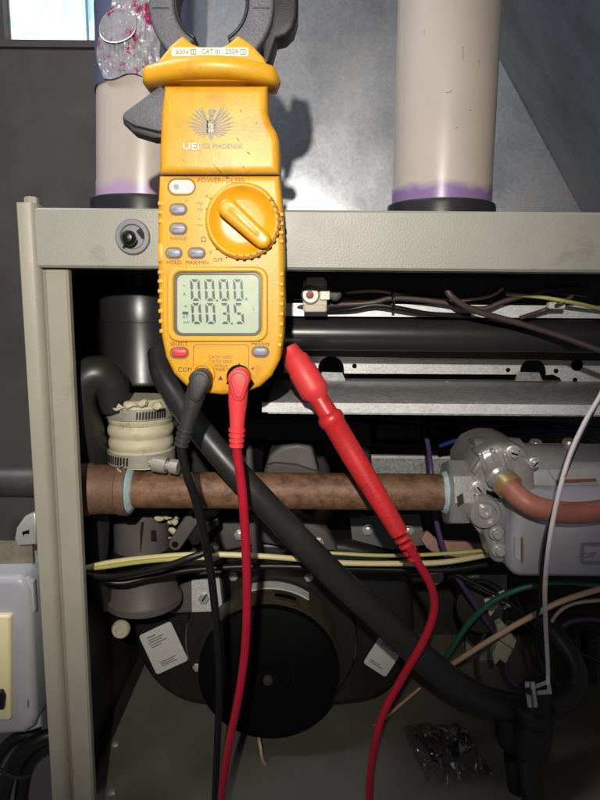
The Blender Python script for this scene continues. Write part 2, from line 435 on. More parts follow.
box('folded_edge', sx - 0.0135, sx - 0.001, YP - 0.004, YP + 0.3, Zp(240, YP), Zp(-330, YP), 'steel_dark', ple, bevel=0.001)

# ------------------------------------------------------------------ furnace cabinet
YF = 0.40
WL = -0.186                       # outer left side of the cabinet
ZF = -0.41                        # cabinet floor
YB = 0.72                         # partition at the back
ZT = Zp(210, YF)                  # top of the cabinet
cab = thing('furnace_cabinet', (0.05, 0.56, ZF), 'open furnace cabinet with painted taupe front frame and bare steel inside', 'furnace')
ztop, zbot = Zp(209.6, YF), Zp(269.6, YF)
bm = bmesh.new()
xa, xb = Xp(36, 235, YF), 0.62
prof = [(YF + .026, ztop), (YF + .0015, ztop), (YF, ztop - .0015), (YF, zbot + .0015), (YF + .0015, zbot), (YF + .026, zbot), (YF + .026, zbot + .0014), (YF + .003, zbot + .0016), (YF + .003, ztop - .0016), (YF + .026, ztop - .0014)]
loops(bm, [[Vector((x, y, z)) for y, z in prof] for x in (xa, xb)])
link('top_rail', bm, 'paint_taupe', cab)
# corner post: bright outer strip, groove, inner flange
xo0, xo1 = Xp(15.5, 210, YF), Xp(35, 210, YF)
xg = Xp(41, 280, YF); xi = Xp(66, 280, YF)
bm = bmesh.new()
zpt, zpb = Zp(205, YF), -0.47
prof = [(xo0, YF + .04), (xo0, YF + .0015), (xo0 + .0015, YF - .001), (xo1 - .0035, YF - .001), (xo1 - .001, YF + .0005), (xo1 + .0005, YF + .004), (xo1 + .0005, YF + .006), (xo1 - .002, YF + .006), (xo1 - .004, YF + .003), (xo0 + .003, YF + .003), (xo0 + .003, YF + .04)]
loops(bm, [[Vector((x, y, z)) for x, y in prof] for z in (zpb, zpt)])
link('corner_post', bm, 'paint_post', cab)
bm = bmesh.new()
prof = [(xo1 - .001, YF + .0062), (xg, YF + .0052), (xg + .002, YF + .0035), (xi - .0015, YF + .0035), (xi, YF + .005), (xi, YF + .010), (xi - .002, YF + .010), (xi - .002, YF + .008), (xo1 - .001, YF + .009)]
zi = Zp(271.5, YF)
loops(bm, [[Vector((x, y, z)) for x, y in prof] for z in (zpb, zi)])
link('post_flange', bm, 'paint_post', cab)
b = lathe('post_bolt', P(32, 206, YF + .012), (0, 0, 1), [(-.004, .0062), (0, .0062), (.0008, .0062), (.0008, .0045), (.0045, .0045), (.0055, .0035), (.0055, 0)], 'paint_post', cab, n=6)
box('side_panel', WL, WL + .0015, YF + .042, YB + .2, ZF - .06, ZT, 'steel_dark', cab)
box('top_panel', WL + .002, 0.62, YF + .0265, YB + .2, ZT - .0016, ZT, 'steel_dark', cab)
box('base_pan', WL + .002, 0.62, YF + .002, YB + .2, ZF - .002, ZF, 'floor_steel', cab)
box('partition_panel', WL + .0025, 0.62, YB, YB + .0015, ZF + .0005, ZT - .002, 'steel_dark', cab)
# folded seam and dirt line along the floor on the left
box('floor_seam', WL + .0025, WL + .012, YF + .05, YB - .001, ZF + .0005, ZF + .006, 'steel_dark', cab, bevel=.001)
for px, py in ((115, 745), (112, 793), (176, 690)):
    q = onz(px, py, ZF)
    lathe('floor_screw', q, (0, 0, 1), [(0.0003, .004), (.001, .004), (.0024, .0026), (.0028, 0)], 'bolt_zinc', cab, n=6)
# plug with black stud in the rail
gr = knob('plug_ring', 133, 237, YF - .0002, [(0, 17.5), (.0012, 17.5), (.0022, 16.4), (.0022, 12.5), (.0012, 11.2), (.0012, 0)], 'ring_grey', cab, n=36)
knob('plug_stud', 131.5, 239, YF - .0014, [(0, 6.2), (.003, 6.2), (.0055, 7.6), (.0085, 7.0), (.0102, 4.4), (.0106, 0)], 'knob_black', gr)
prism('plug_notch', [(136, 231), (141, 227.5), (144.5, 233), (145.5, 240), (141, 238)], YF - .0021, .0006, 'knob_black', gr)
prism('plug_wire', [(122, 247), (129, 240.5), (131, 243), (124, 249)], YF - .003, .001, 'knob_black', gr)

# inner right sheet pieces seen low on the right
sheet = thing('folded_sheet_bracket', P(480, 690, .66), 'grey folded sheet metal bracket behind the purple wire', 'bracket')
prism('upright_plate', [(466, 575), (507, 575), (507, 660), (466, 690)], .665, .0015, 'galv', sheet)
for x in (570, 588):
    prism('upright_rib', [(x, 640), (x + 10, 640), (x + 10, 720), (x, 720)], .62, .02, 'steel_dark', sheet, bevel=.002)

# ------------------------------------------------------------------ vent pipes
def vent_pipe(px0, px1, py_collar, Y, label, py_prim, group, lean=0.0):
    c0 = (px0 + px1) / 2; u = U(Y, 200); r = (px1 - px0) / 2 * u
    c = P(c0, 200, Y); zc = P(c0, py_collar, Y - r * 1.05).z
    t = thing('vent_pipe', (c.x, c.y, ZT), label, 'pipe', group)
    lathe('pipe', (c.x, c.y, ZT + .0005), (lean, 0, 1), [(0, r), (0.9, r), (0.9, r - .005), (0.001, r - .005)], 'pvc', t, n=64)
    bm = bmesh.new(); n = 64; rings = []
    for zz, f in ((zc - .001, 0), (None, 1)):
        ring = []
        for k in range(n):
            a = 2 * math.pi * k / n
            h = P(c0, py_prim, Y - r).z + .008 + .0016 * math.sin(a * 3 + c0) + .0012 * math.sin(a * 7 + 1)+ .004 * math.cos(a)
            zq = zz if f == 0 else h; ring.append(Vector((c.x + lean * (zq - ZT) + (r + .0004) * math.cos(a), c.y + (r + .0004) * math.sin(a), zq)))
        rings.append(ring)
    hz = P(c0, py_prim, Y - r).z - ZT; primer('primer_%d' % (1 if lean else 2), (176, 146, 186) if lean else (126, 92, 152), hz - .003, hz + .004)
    loops(bm, rings, cap=False); link('primer_band', bm, 'primer_1' if lean else 'primer_2', t)
    lathe('collar', (c.x, c.y, ZT + .0008), (0, 0, 1), [(0, r + .0042), (zc - ZT - .004, r + .0042), (zc - ZT - .001, r + .0036), (zc - ZT, r + .002), (zc - ZT, r + .0004), (0.0, r + .0004)], 'collar_black', t, n=64)
    return t, c, r
vp2, c2, r2 = vent_pipe(392, 489.5, 198, .56, 'white plastic vent pipe with purple primer rising right of the clamp meter', 184, 'vent pipes')
vp1, c1, r1 = vent_pipe(97, 188, 194, .56, 'white vent pipe behind the clamp meter with grey film and foil round its top', 183, 'vent pipes', .042)
def scuff(pxs, m='scuff_grey', w=.00035):
    pts = []
    for px, py in pxs:
        y_ = c2.y - math.sqrt(max(0, r2 ** 2 - (P(px, py, .53).x - c2.x) ** 2)) - .00005
        q_ = P(px, py, y_); dx = q_.x - c2.x; pts.append(Vector((q_.x, c2.y - math.sqrt(max(0, (r2 + .0001) ** 2 - dx * dx)), q_.z)))
    bm = bmesh.new(); tube_bm(bm, pts, w * .6, 6); link('scuff', bm, m, vp2)
for q_ in ([(446, 92), (449, 92.5), (452, 89.5)], [(462.5, 46), (463, 56), (462.4, 60)], [(469, 110), (471, 111)], [(424, 30), (424.5, 33)], [(455, 128), (458, 127)], [(478, 60), (479, 66)]): scuff(q_)
# grey film wrapped round the upper part of the left pipe, crumpled foil on it
bm = bmesh.new(); n = 72; rings = []
nz = 26
for j in range(nz):
    ring = []
    for k in range(n):
        a = 2 * math.pi * k / n
        z0 = P(143, 77, .52).z + .0045 * math.sin(a + 2.2) + .0015 * math.sin(4 * a)
        z = z0 + (0.30) * (j / (nz - 1)) ** 1.5
        rr = r1 + .0012 + .0009 * noise.noise(Vector((math.cos(a) * 3, math.sin(a) * 3, z * 40)))
        ring.append(Vector((c1.x + .042 * (z - ZT) + rr * math.cos(a), c1.y + rr * math.sin(a), z)))
    rings.append(ring)
loops(bm, rings, cap=False)
slv = link('film_sleeve', bm, 'sleeve', vp1)
def foil_patch(name, pts_fn, seed, amp, m='foil', lift=0):
    """crumpled patch following the pipe; pts_fn(u,v)->(angle, z)"""
    bm = bmesh.new(); nu = nv = 40; g = []
    for i in range(nu + 1):
        row = []
        for j in range(nv + 1):
            a, z, ok = pts_fn(i / nu, j / nv)
            w = noise.noise(Vector((a * 26 + seed, z * 900 / 8, seed))) + .6 * noise.noise(Vector((a * 60 + seed, z * 260, seed + 5)))
            rr = r1 + .0030 + lift + amp * (w + 0.5)
            row.append(bm.verts.new((c1.x + .042 * (z - ZT) + rr * math.cos(a), c1.y + rr * math.sin(a), z)))
        g.append(row)
    for i in range(nu):
        for j in range(nv): bm.faces.new((g[i][j], g[i + 1][j], g[i + 1][j + 1], g[i][j + 1]))
    return link(name, bm, m, vp1, angle=12)
def ang(px): # angle on the pipe surface for a pixel column
    s = max(-1, min(1, (px - 143.5) / 46.5)); return -math.pi / 2 + math.asin(s)
def zpx(py): return P(143, py, .52).z
def patch_a(u, v):
    left = 118 + 8 * math.sin(v * 7) - 10 * max(0, v - .55) * 1.2
    px = left + (166 - left) * u; py = -22 + 99 * v + 2.2 * math.sin(u * 9) * v
    return ang(px), zpx(py), 1
def patch_c(u, v):
    a = u * 2 - 1; b2 = v * 2 - 1
    k = math.sqrt(max(1 - b2 * b2 / 2, 0)); k2 = math.sqrt(max(1 - a * a / 2, 0))
    return ang(132 + 15.5 * a * k), zpx(28.5 + 16.5 * b2 * k2), 1
foil_patch('foil_wrap', patch_a, 1.3, .0008)
fd = foil_patch('foil_seal', patch_c, 7.7, .0003, lift=.0032)
bm = bmesh.new(); pp = []
for k in range(41):
    a_ = 2 * math.pi * k / 40; th = ang(132 + 15.6 * math.cos(a_)); z_ = zpx(28.5 + 16.6 * math.sin(a_)); rr = r1 + .0063
    pp.append(Vector((c1.x + .042 * (z_ - ZT) + rr * math.cos(th), c1.y + rr * math.sin(th), z_)))
tube_bm(bm, pp, .0004, 6); link('seal_rim', bm, 'foil_plain', fd)

# black sleeve of the left vent inside the cabinet and the cream rubber coupling below it
cc = P(142, 330, .515)
vs_ = thing('vent_sleeve', (cc.x, cc.y, P(142, 390, .46).z), 'short black plastic vent sleeve above the cream rubber coupling', 'pipe')
z_hi, z_lo = P(142, 286, .475).z, P(142, 388, .475).z
rs = 42 * U(.48)
lathe('sleeve_wall', (cc.x, cc.y, z_lo), (0, 0, 1), [(0, rs * .96), (.0012, rs), (.004, rs), (.005, rs * .985), (z_hi - z_lo - .028, rs * .985), (z_hi - z_lo - .0275, rs), (z_hi - z_lo - .001, rs), (z_hi - z_lo, rs * .98), (z_hi - z_lo, rs * .9), (.001, rs * .9)], 'collar_black', vs_, n=56)
lathe('pipe_end', (cc.x, cc.y, z_hi - .02), (0, 0, 1), [(0, rs * .62), (ZT - z_hi + .018, rs * .62)], 'collar_black', vs_, n=40)
cz0, cz1 = P(142, 470, .446).z, P(142, 402, .446).z
rc = 33.0 * U(.446)
cx_ = P(141, 430, .47).x
cr = thing('rubber_coupling', (cx_, .47, cz0), 'cream corrugated rubber coupling with two steel hose clamps above the rusty pipe', 'coupling')
H = cz1 - cz0; prof = []
for i in range(61):
    f = i / 60; rr = rc * (1 + .0 * f)
    rr += .0016 * abs(math.sin((f - .23) / .48 * math.pi * 2.5)) - .0008 if .23 < f < .71 else 0
    if f > .93: rr *= .92
    prof.append((f * H, rr))
o = lathe('coupling_body', (cx_, .47, cz0), (0, 0, 1), prof, 'cream_rubber', cr, n=64)
rough(o, .0006, 90, 3)
for f0, f1, tilt in ((.03, .21, 0), (.72, .88, 0)):
    cl = lathe('hose_clamp', (cx_, .47, cz0 + f0 * H), (0, 0, 1), [(0, rc + .0004), (0, rc + .0016), ((f1 - f0) * H, rc + .0016), ((f1 - f0) * H, rc + .0004)], 'clamp_steel', cr, n=64)
    zc_ = cz0 + (f0 + f1) / 2 * H
    for k in range(11):          # perforated slots
        a = -math.pi / 2 + (.15 + k * .085) * (1 if f0 > .5 else -1.2)
        d = Vector((math.cos(a), math.sin(a), 0)); t = Vector((-d.y, d.x, 0)); c = Vector((cx_, .47, zc_)) + d * (rc + .0016)
        bm = bmesh.new(); hh = (f1 - f0) * H * .36
        q = [c - t * .0007 - Vector((0, 0, hh)), c + t * .0007 - Vector((0, 0, hh * .9)), c + t * .0011 + Vector((0, 0, hh)), c - t * .0003 + Vector((0, 0, hh * .9))]
        loops(bm, [q, [p + d * .0004 for p in q]]); link('slot', bm, 'rubber_black', cl)
# worm screw of the lower clamp
sc = P(166, 463, .440)
lathe('clamp_screw', sc + Vector((.010, -.004, -.002)), (-1, .15, .12), [(0, .0), (0, .0055), (.006, .0055), (.006, .0035), (.009, .0035), (.009, .0062), (.019, .0062), (.019, .003), (.022, .003), (.022, 0)], 'clamp_steel', cr, n=14)
# lumps of old sealing paste
def lump(name, cs, m, parent, seed):
    bm = bmesh.new()
    for (px, py, Y, r) in cs:
        M = Matrix.Translation(P(px, py, Y)) @ Matrix.Diagonal((1.4, 1, .8, 1))
        bmesh.ops.create_icosphere(bm, subdivisions=3, radius=r * U(Y), matrix=M)
    for v in bm.verts: v.co += Vector(noise.noise_vector(v.co * 260 + Vector((seed, 0, 0)))) * .0022
    return link(name, bm, m, parent, angle=60)
for i, (px, py, r) in enumerate(((119, 407, 3.6), (130, 404.5, 4.2), (143, 404, 3.6), (157, 406, 4.2))):
    lump('sealant_lump', [(px, py, .446, r)], 'cream_rubber', cr, 3 + i)

# ------------------------------------------------------------------ burner compartment
ZS = Zp(402, .43)
shelf = thing('burner_shelf', (0.12, .52, ZS - .009), 'grey sheet metal shelf with bright front lip below the black manifold tube', 'shelf')
bm = bmesh.new()
xs0, xs1 = Xp(268, 400, .43), 0.5
prof = [(.57, ZS), (.4320, ZS), (.4303, ZS - .0008), (.4300, ZS - .0022), (.4300, ZS - .0085), (.4312, ZS - .0085), (.4312, ZS - .003), (.4325, ZS - .0013), (.57, ZS - .0013)]
loops(bm, [[Vector((x, y, z)) for y, z in prof] for x in (xs0, xs1)])
link('shelf_sheet', bm, 'galv', shelf)
prism('front_lip', [(262, 402.6), (700, 405.6), (700, 415.6), (262, 412.2)], .4292, .0006, 'galv_bright', shelf)
br = thing('punched_bracket', (0.12, .595, ZS), 'galvanised strip bracket with arched cutouts behind the red probe tip', 'bracket')
bot, top = 379, 355
def bar(name, x0, x1, ya, yb, yc, yd): prism(name, [(x0, ya), (x1, yb), (x1, yc), (x0, yd)], .592, .0014, 'galv', br)
# strip outline with arches cut from below, as one closed outline
out = [(284, 357)]
out += [(318, 357.3)]
pts_top = [(284, 356), (700, 361)]
low = []
def arch(cx, w, ytop, yb):
    a = []
    for i in range(11):
        t = math.pi * i / 10; a.append((cx - w * math.cos(t), ytop + w - w * math.sin(t) * 1.0))
    return [(cx - w, yb)] + a + [(cx + w, yb)]
yb = 374
outline = [(284, 355.5), (700, 362)] + [(700, 395), (592, 396), (566, 395), (564, 386), (560, 378), (553, 374.5), (546, 375)] + list(reversed(arch(533, 13, 358.5, 374.5))) + list(reversed(arch(331, 13, 356, 373.5))) + [(284, 373)]
prism('strip', outline, .562, .0014, 'galv_bright', br)
prism('upper_flange', [(284, 349.5), (700, 355), (700, 362.2), (284, 356)], .5595, .001, 'steel_dark', br)
for px, py, r in ((309, 367, 2.2), (354.5, 366, 2.4), (508, 370, 2.2), (556, 371, 2.4), (577, 365, 6), (575, 380, 2.4)):
    knob('punched_hole', px, py, .5616, [(0, r), (.0002, r), (.0002, 0)], 'motor_black', br, n=20)
for cx in (331, 528):   # low tabs on the shelf
    prism('shelf_tab', [(cx - 13, 381), (cx - 9, 372), (cx + 11, 372.5), (cx + 15, 381.5)], .552, .002, 'galv', shelf)
knob('shelf_rivet', 447, 384, .55, [(0, 3), (.001, 2.5), (.0014, 0)], 'galv', shelf)

man = thing('manifold_tube', P(420, 350, .50), 'thick black painted horizontal manifold tube under the top rail', 'tube')
zt_ = Zp(333.5, .50); rt = 16.3 * U(.50)
lathe('tube_wall', (Xp(230, 333, .50), .50, zt_), (1, 0, 0), [(0, rt), (.62, rt)], 'collar_black', man, n=48)
lathe('tube_seam', (Xp(226, 333, .50), .50, zt_), (1, 0, 0), [(0, rt * 1.06), (.01, rt * 1.06), (.011, rt)], 'collar_black', man, n=32)
bst = thing('burner_back_strip', P(420, 318, .60), 'bright zinc strip behind the wires above the manifold tube', 'strip')
prism('strip_sheet', [(285, 303), (700, 307), (700, 319), (285, 316)], .489, .0015, 'galv_bright', bst)
prism('upper_sheet', [(285, 276), (700, 281), (700, 302.6), (285, 300)], .496, .0015, 'steel_dark', bst)
fs = thing('flame_switch', P(314, 310, 00.4550), 'small cream ceramic switch with red centre at the left end of the wires', 'switch')
prism('switch_base', rrect(303, 280, 327, 313, 3), .4650, .004, 'ceramic', fs, bevel=.0006)
prism('switch_tab', rrect(306, 277, 325, 285, 2), .4615, .004, 'ceramic', fs, bevel=.0006)
prism('switch_tab', rrect(304, 304.5, 326, 312, 2), .4615, .004, 'ceramic', fs, bevel=.0006)
knob('switch_disc', 310.5, 295, .4649, [(0, 9), (.002, 9), (.003, 7.5), (.003, 0)], 'clamp_steel', fs)
knob('reset_button', 310, 295, .4620, [(0, 4), (.0012, 3.6), (.0015, 0)], 'red_dot', fs)
prism('switch_lug', rrect(320, 290, 330, 300, 1.5), .4630, .002, 'clamp_steel', fs, bevel=.0004)
knob('screw_ring', 335, 294.5, .4680, [(0, 6.5), (.0012, 6.5), (.0016, 5.5), (.0016, 3.4), (.0006, 3), (.0006, 0)], 'steel_dark', fs)

def wire(name, pts, rpx, m, label, n=10, k=7, Yr=None):
    Y = pts[len(pts) // 2][2]
    o = tube(name, pts, rpx * U(Y), m, None, n=n, k=k)
    return tag(o, label, 'wire')
wire('wire', [(445, 284, .46), (452, 297, .458), (476, 311, .462), (515, 322, .466), (560, 336, .466), (640, 362, 0.46), (700, 360, 0.5), (745, 354, 0.59)], 3.0, 'wire_brown', 'thick brown wire sagging across the black manifold tube toward the right')
wire('wire', [(290, 308, 0.4930), (330, 305, 0.4830), (370, 303, 0.4780), (395, 298, 0.4780), (440, 302, 0.4780), (480, 309, 0.4780), (505, 301, 0.4780), (540, 291, 0.4780), (562, 288, 0.4780)], 2.7, 'wire_brown', 'long dark brown wire running from the ceramic switch to the black connector')
wire('wire', [(340, 293, 0.4980), (380, 291, 0.4930), (420, 299, 0.4930), (460, 300, 0.4930), (490, 296, 0.4930), (503, 288, 0.4930)], 1.7, 'wire_tan', 'thin pale wire curling upward above the zinc strip')
wire('wire', [(328, 312, 0.4880), (352, 309, 0.4800), (376, 305, 0.4780), (402, 309, 0.4780), (430, 314, 0.4830), (470, 316, 0.4880)], 2.6, 'wire_black', 'short dark wire arching over the zinc strip beside the ceramic switch')
wire('wire', [(506, 294, 0.4780), (540, 297, 0.4730), (575, 303, 0.4680), (640, 316, 0.498), (700, 314, 0.538), (745, 308, 0.628)], 1.9, 'wire_yellowgreen', 'thin yellow green wire at the upper right below the rail')
wire('wire', [(520, 318, 0.4780), (545, 310, 0.4780), (560, 304, 0.4680), (572, 296, 0.4680)], 2.2, 'wire_brown', 'short brown wire behind the clear connector at upper right')
con = thing('clear_connector', P(575, 318, 0.4680), 'translucent white crimp connectors at the upper right below the rail', 'connector')
prism('housing', rrect(560, 306, 596, 316, 3), 0.5060, .008, 'nylon_white', con, bevel=.001)
prism('housing', rrect(549, 302, 566, 309, 2), 0.4700, .006, 'nylon_white', con, bevel=.001)
prism('ferrule', rrect(544, 311, 562, 318, 2), 0.5040, .006, 'galv_bright', con, bevel=.001)
prism('clip', [(574, 304), (580, 303), (582, 318), (576, 318)], 0.5045, .004, 'galv_bright', con, bevel=.0005)
bc = thing('black_connector', P(575, 295, 0.4780), 'small black plug connector under the right part of the top rail', 'connector')
prism('housing', [(556, 286), (590, 286), (590, 297), (556, 293)], 0.4730, .01, 'rubber_black', bc, bevel=.001)
prism('latch', [(562, 283.5), (580, 284), (580, 287), (562, 287)], 0.4750, .006, 'rubber_black', bc, bevel=.0005)
tie = tag(tube('cable_tie', [(392, 293, 0.4710), (394, 300, 0.4680), (393, 310, 0.4710)], .0011, 'wire_black', n=8), 'black cable tie holding the brown wires', 'cable tie')

# dark panel under the shelf and controls
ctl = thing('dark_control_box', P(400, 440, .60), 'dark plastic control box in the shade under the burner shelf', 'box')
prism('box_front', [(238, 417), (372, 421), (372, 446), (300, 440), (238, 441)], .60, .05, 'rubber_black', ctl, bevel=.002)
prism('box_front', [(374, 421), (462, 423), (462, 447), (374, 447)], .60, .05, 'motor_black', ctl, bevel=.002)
prism('terminal_block', rrect(376, 424, 420, 440, 2), .592, .006, 'blower_plastic', ctl, bevel=.001)
for i in range(4): knob('terminal_screw', 382 + i * 10, 432, .5915, [(0, 2.6), (.001, 2.2), (.001, 0)], 'steel_dark', ctl, n=12)
wire('wire', [(440, 446, .56), (462, 439, .55), (500, 435, .54), (540, 432, .53), (600, 428, .52)], 2.2, 'wire_blue', 'blue wire running behind the top of the gas valve')
wire('wire', [(380, 418, .585), (440, 424, .57), (500, 423, .56), (560, 424, .55), (640, 432, 0.54), (700, 430, 0.58), (745, 424, 0.67)], 2.0, 'wire_black', 'thin black wire in the shade just above the blue wire')
wire('wire', [(418, 419, .57), (440, 434, .57), (470, 436, .56), (540, 426, .55), (620, 450, .54)], 2.0, 'wire_black', 'thin black wire drooping in the shade behind the blue wire')

# inducer top cap seen between plug leads and probe
cap = thing('plastic_housing', P(290, 500, .60), 'rounded grey plastic housing in the gap left of the red probe handle', 'cover')
prism('cap_dome', [(262, 500), (264, 470), (270, 455), (282, 446), (298, 443), (312, 447), (318, 470), (322, 500)], .60, .06, 'plastic_grey', cap, bevel=.004, seg=3)
prism('cap_rim', [(266, 478), (266, 465), (276, 463), (296, 465), (318, 472), (330, 480), (330, 500), (266, 500)], .59, .008, 'blower_duct', cap, bevel=.002)
prism('cap_clip', [(246, 450), (256, 447), (262, 452), (262, 490), (246, 490)], .60, .03, 'plastic_grey', cap, bevel=.002)
rail = thing('cross_channel', P(400, 478, .64), 'galvanised cross channel just above the right half of the rusty pipe', 'channel')
prism('channel_web', [(362, 458), (600, 461), (600, 482), (362, 480)], .64, .002, 'galv', rail)
prism('channel_lip', [(362, 455.5), (600, 458.5), (600, 461.3), (362, 458.2)], .636, .006, 'galv_bright', rail)
tag(lathe('cable_clip', P(361, 454, .60), (0, -1, 0), [(0, .009), (.012, .009), (.014, .007), (.014, .004), (.004, .004), (.004, 0)], 'rubber_black', n=20), 'small round black cable clip behind the red probe handle', 'clip')

# ------------------------------------------------------------------ black hoses on the left
bh = tag(tube('bent_hose', [(116, 410, .455), (110, 384, .452), (98, 374, .447), (84, 381, .444), (79, 402, .445), (87, 430, .455), (95, 462, .475), (97, 520, .50), (97, 575, .505), (106, 604, .52)], [.0105, .0135, .0135, .013, .012, .0125, .0125, .0105, .009, .009], 'hose_black', n=20),
         'short bent black rubber hose beside the cabinet post left of the coupling', 'hose')

# ------------------------------------------------------------------ gas pipe
YG = .452
zg = Zp(491, YG); rg = 18.3 * U(YG, 490)
gp = thing('gas_pipe', P(280, 512, YG), 'rusty brown horizontal gas pipe with fitting running into the grey valve', 'pipe')
xg0, xg1 = Xp(128, 490, YG), Xp(452, 492, YG)
lathe('pipe_run', (xg0, YG, zg), (1, 0, 0), [(0, rg), (xg1 - xg0, rg)], 'rust_pipe', gp, n=48)
xf0 = Xp(82, 490, YG); L_ = Xp(130, 490, YG) - xf0; rf = 25.5 * U(YG, 490)
o = lathe('fitting', (xf0, YG, zg), (1, 0, 0), [(0, rf * .8), (0, rf), (.0015, rf * 1.03), (.007, rf * 1.03), (.009, rf * .985), (.5 * L_, rf * .96), (.78 * L_, rf * .97), (.8 * L_, rf * 1.02), (.97 * L_, rf * 1.02), (L_, rf * .98), (L_, rf * .7)], 'rust_fitting', gp, n=40)
for k, tx in enumerate(("150", "3/4")):
    pass
o = lathe('sealant_ring', (Xp(129.5, 490, YG), YG, zg), (1, 0, 0), [(0, rg), (0, rf * .93), (.0012, rf * .95), (.003, rg * 1.14), (.0042, rg * 1.01)], 'sealant', gp, n=40); rough(o, .0011, 160, 2)
o = lathe('sealant_ring', (Xp(441, 492, YG), YG, zg), (1, 0, 0), [(0, rg * 1.0), (.0015, rg * 1.12), (.004, rg * 1.2), (.004, rg)], 'sealant', gp, n=40); rough(o, .0011, 160, 5)
for i, (px, py) in enumerate(((121, 466), (119, 470))):
    lump('paste_speck', [(px, py, YG - .0155 + .006, 1.8)], 'sealant', gp, i)
tag(lathe('conduit', (Xp(-60, 485, .52), .52, Zp(484, .52)), (1, 0, 0), [(0, 16 * U(.52)), (WL - .003 - Xp(-60, 485, .52), 16 * U(.52))], 'conduit', n=32), 'dark steel conduit entering the cabinet side left of the post', 'conduit')

# ------------------------------------------------------------------ gas valve
gv = thing('gas_valve', P(540, 580, .45), 'grey cast gas valve with plastic cover at the right end of the rusty pipe', 'valve')
hexr = 33 * U(YG, 490)
xh = Xp(445, 490, YG)
fl = lathe('inlet_collar', (xh, YG, zg), (1, 0, 0), [(0, rg), (0, hexr * .92), (.0015, hexr), (.015, hexr), (.0165, hexr * .92), (.0165, hexr * .7), (.03, hexr * .7)], 'valve_cast', gv, n=8, angle=30)
prism('collar_mark', [(457, 498), (463, 494), (464, 503), (458, 507)], YG - hexr - .0006, .002, 'steel_dark', gv)
soft('casting', [(470, 470), (482, 452), (500, 444), (514, 444), (528, 450), (536, 470), (540, 540), (528, 570), (505, 566), (490, 545), (478, 530), (470, 505)], .432, .06, 'valve_cast', gv, r=.006, seg=4)
lathe('bonnet', (Xp(472, 470, .45), .46, Zp(462, .46)), (1, 0, -.03), [(0, .012), (.001, .0195), (.006, .021), (.010, .0205), (.012, .0185), (.030, .0185), (.031, .021), (.037, .021), (.038, .0175), (.07, .0170)], 'valve_cast', gv, n=36)
for i, (x, y) in enumerate(((478, 452), (491, 449), (503, 452))):
    prism('casting_rib', [(x, y + 2), (x + 4, y), (x + 14, y + 26), (x + 9, y + 30)], .429, .02, 'valve_cast', gv, bevel=.001)
for x, y, r_ in ((477, 487, 6), (512, 452, 6.5), (533, 462, 5)):
    bb = knob('casting_screw', x, y, .4335, [(0, r_ * 1.25), (.003, r_ * 1.2), (.0035, r_), (.0035, r_ * .78), (.0062, r_ * .75), (.0068, r_ * .6), (.0068, 0)], 'bolt_zinc', gv, n=18)
    a_ = x * .7; d_ = (math.cos(a_) * r_ * .55, math.sin(a_) * r_ * .55); n_ = (-d_[1] * .22, d_[0] * .22)
    cx_s, cy_s = x + (x - 300) * .0142, y + (y - 300) * .0142
    prism('screw_slot', [(cx_s - d_[0] + n_[0], cy_s - d_[1] + n_[1]), (cx_s + d_[0] + n_[0], cy_s + d_[1] + n_[1]), (cx_s + d_[0] - n_[0], cy_s + d_[1] - n_[1]), (cx_s - d_[0] - n_[0], cy_s - d_[1] - n_[1])], .4264, .0004, 'motor_black', bb)
for pts in ([(472, 472), (480, 460), (484, 463), (476, 476)], [(506, 500), (516, 506), (518, 512), (508, 508)], [(474, 520), (482, 530), (480, 534), (472, 524)], [(516, 448), (526, 452), (525, 458), (515, 454)]):
    soft('casting_web', pts, .4300, .012, 'valve_cast', gv, r=.0008, seg=2)
prism('casting_recess_shade', [(486, 490), (499, 494), (500, 499), (487, 496)], .4316, .0006, 'motor_black', gv)  # flat black patch for the shade in a hollow of the casting
prism('casting_recess_shade', [(505, 517), (512, 520), (512, 527), (505, 524)], .4316, .0006, 'motor_black', gv)  # second black patch, again shade put into the colour
# small turned studs behind
for x, y, r in ((520, 452, 10), (534, 447, 7), (567, 446, 7)):
    lathe('top_boss', P(x, y + 8, .47), (0, -.2, 1), [(0, r * U(.47)), (.010, r * U(.47)), (.012, r * .8 * U(.47)), (.012, 0)], 'valve_cast', gv, n=20)
tap = knob('pressure_tap', 480, 507.5, .436, [(0, 17), (.012, 15.5), (.0135, 14.5), (.0135, 11), (.011, 10.5), (.011, 0)], 'valve_cast', gv, n=32)
knob('tap_screw', 484.9, 510.8, .4250, [(0, 7), (.0022, 7), (.003, 6), (.003, 3), (.0012, 2.8), (.0012, 0)], 'bolt_zinc', tap, n=16)
for x, y in ((495.5, 532), (498, 549)):
    b = knob('bolt', x, y, .430, [(0, 8), (.002, 8), (.003, 7), (.003, 5), (.006, 5), (.007, 4), (.007, 0)], 'bolt_zinc', gv, n=20)
lug = soft('bolt_lug', capsule(494, 530, 500, 553, 10.5), .4305, .02, 'valve_cast', gv, r=.0025)
# cover: rounded box, top face seen from above
def cover():
    yf, yk = .412, .50
    bm = bmesh.new()
    x0 = Xp(513, 540, yf); x1 = 0.255
    zb = Zp(576, yf); zt = Zp(500, yf)
    zt2 = zt + .010
    prof = [(yf + .004, zb), (yf, zb + .004)] + [(yf, zt - .004), (yf + .001, zt - .0015), (yf + .004, zt + .0005), (yk, zt2), (yk, zb)]
    rings = []
    for x, ins in ((x0, .006), (x0 + .0012, .0028), (x0 + .004, .0007), (x0 + .008, 0), (x1, 0)):
        rings.append([Vector((x, y + (ins if y < yf + .005 else 0), z + (ins if z < zb + .01 else (-ins if z > zt - .002 else 0)))) for y, z in prof])
    loops(bm, rings)
    return link('cover', bm, 'valve_cover', gv, angle=50)
cv = cover()
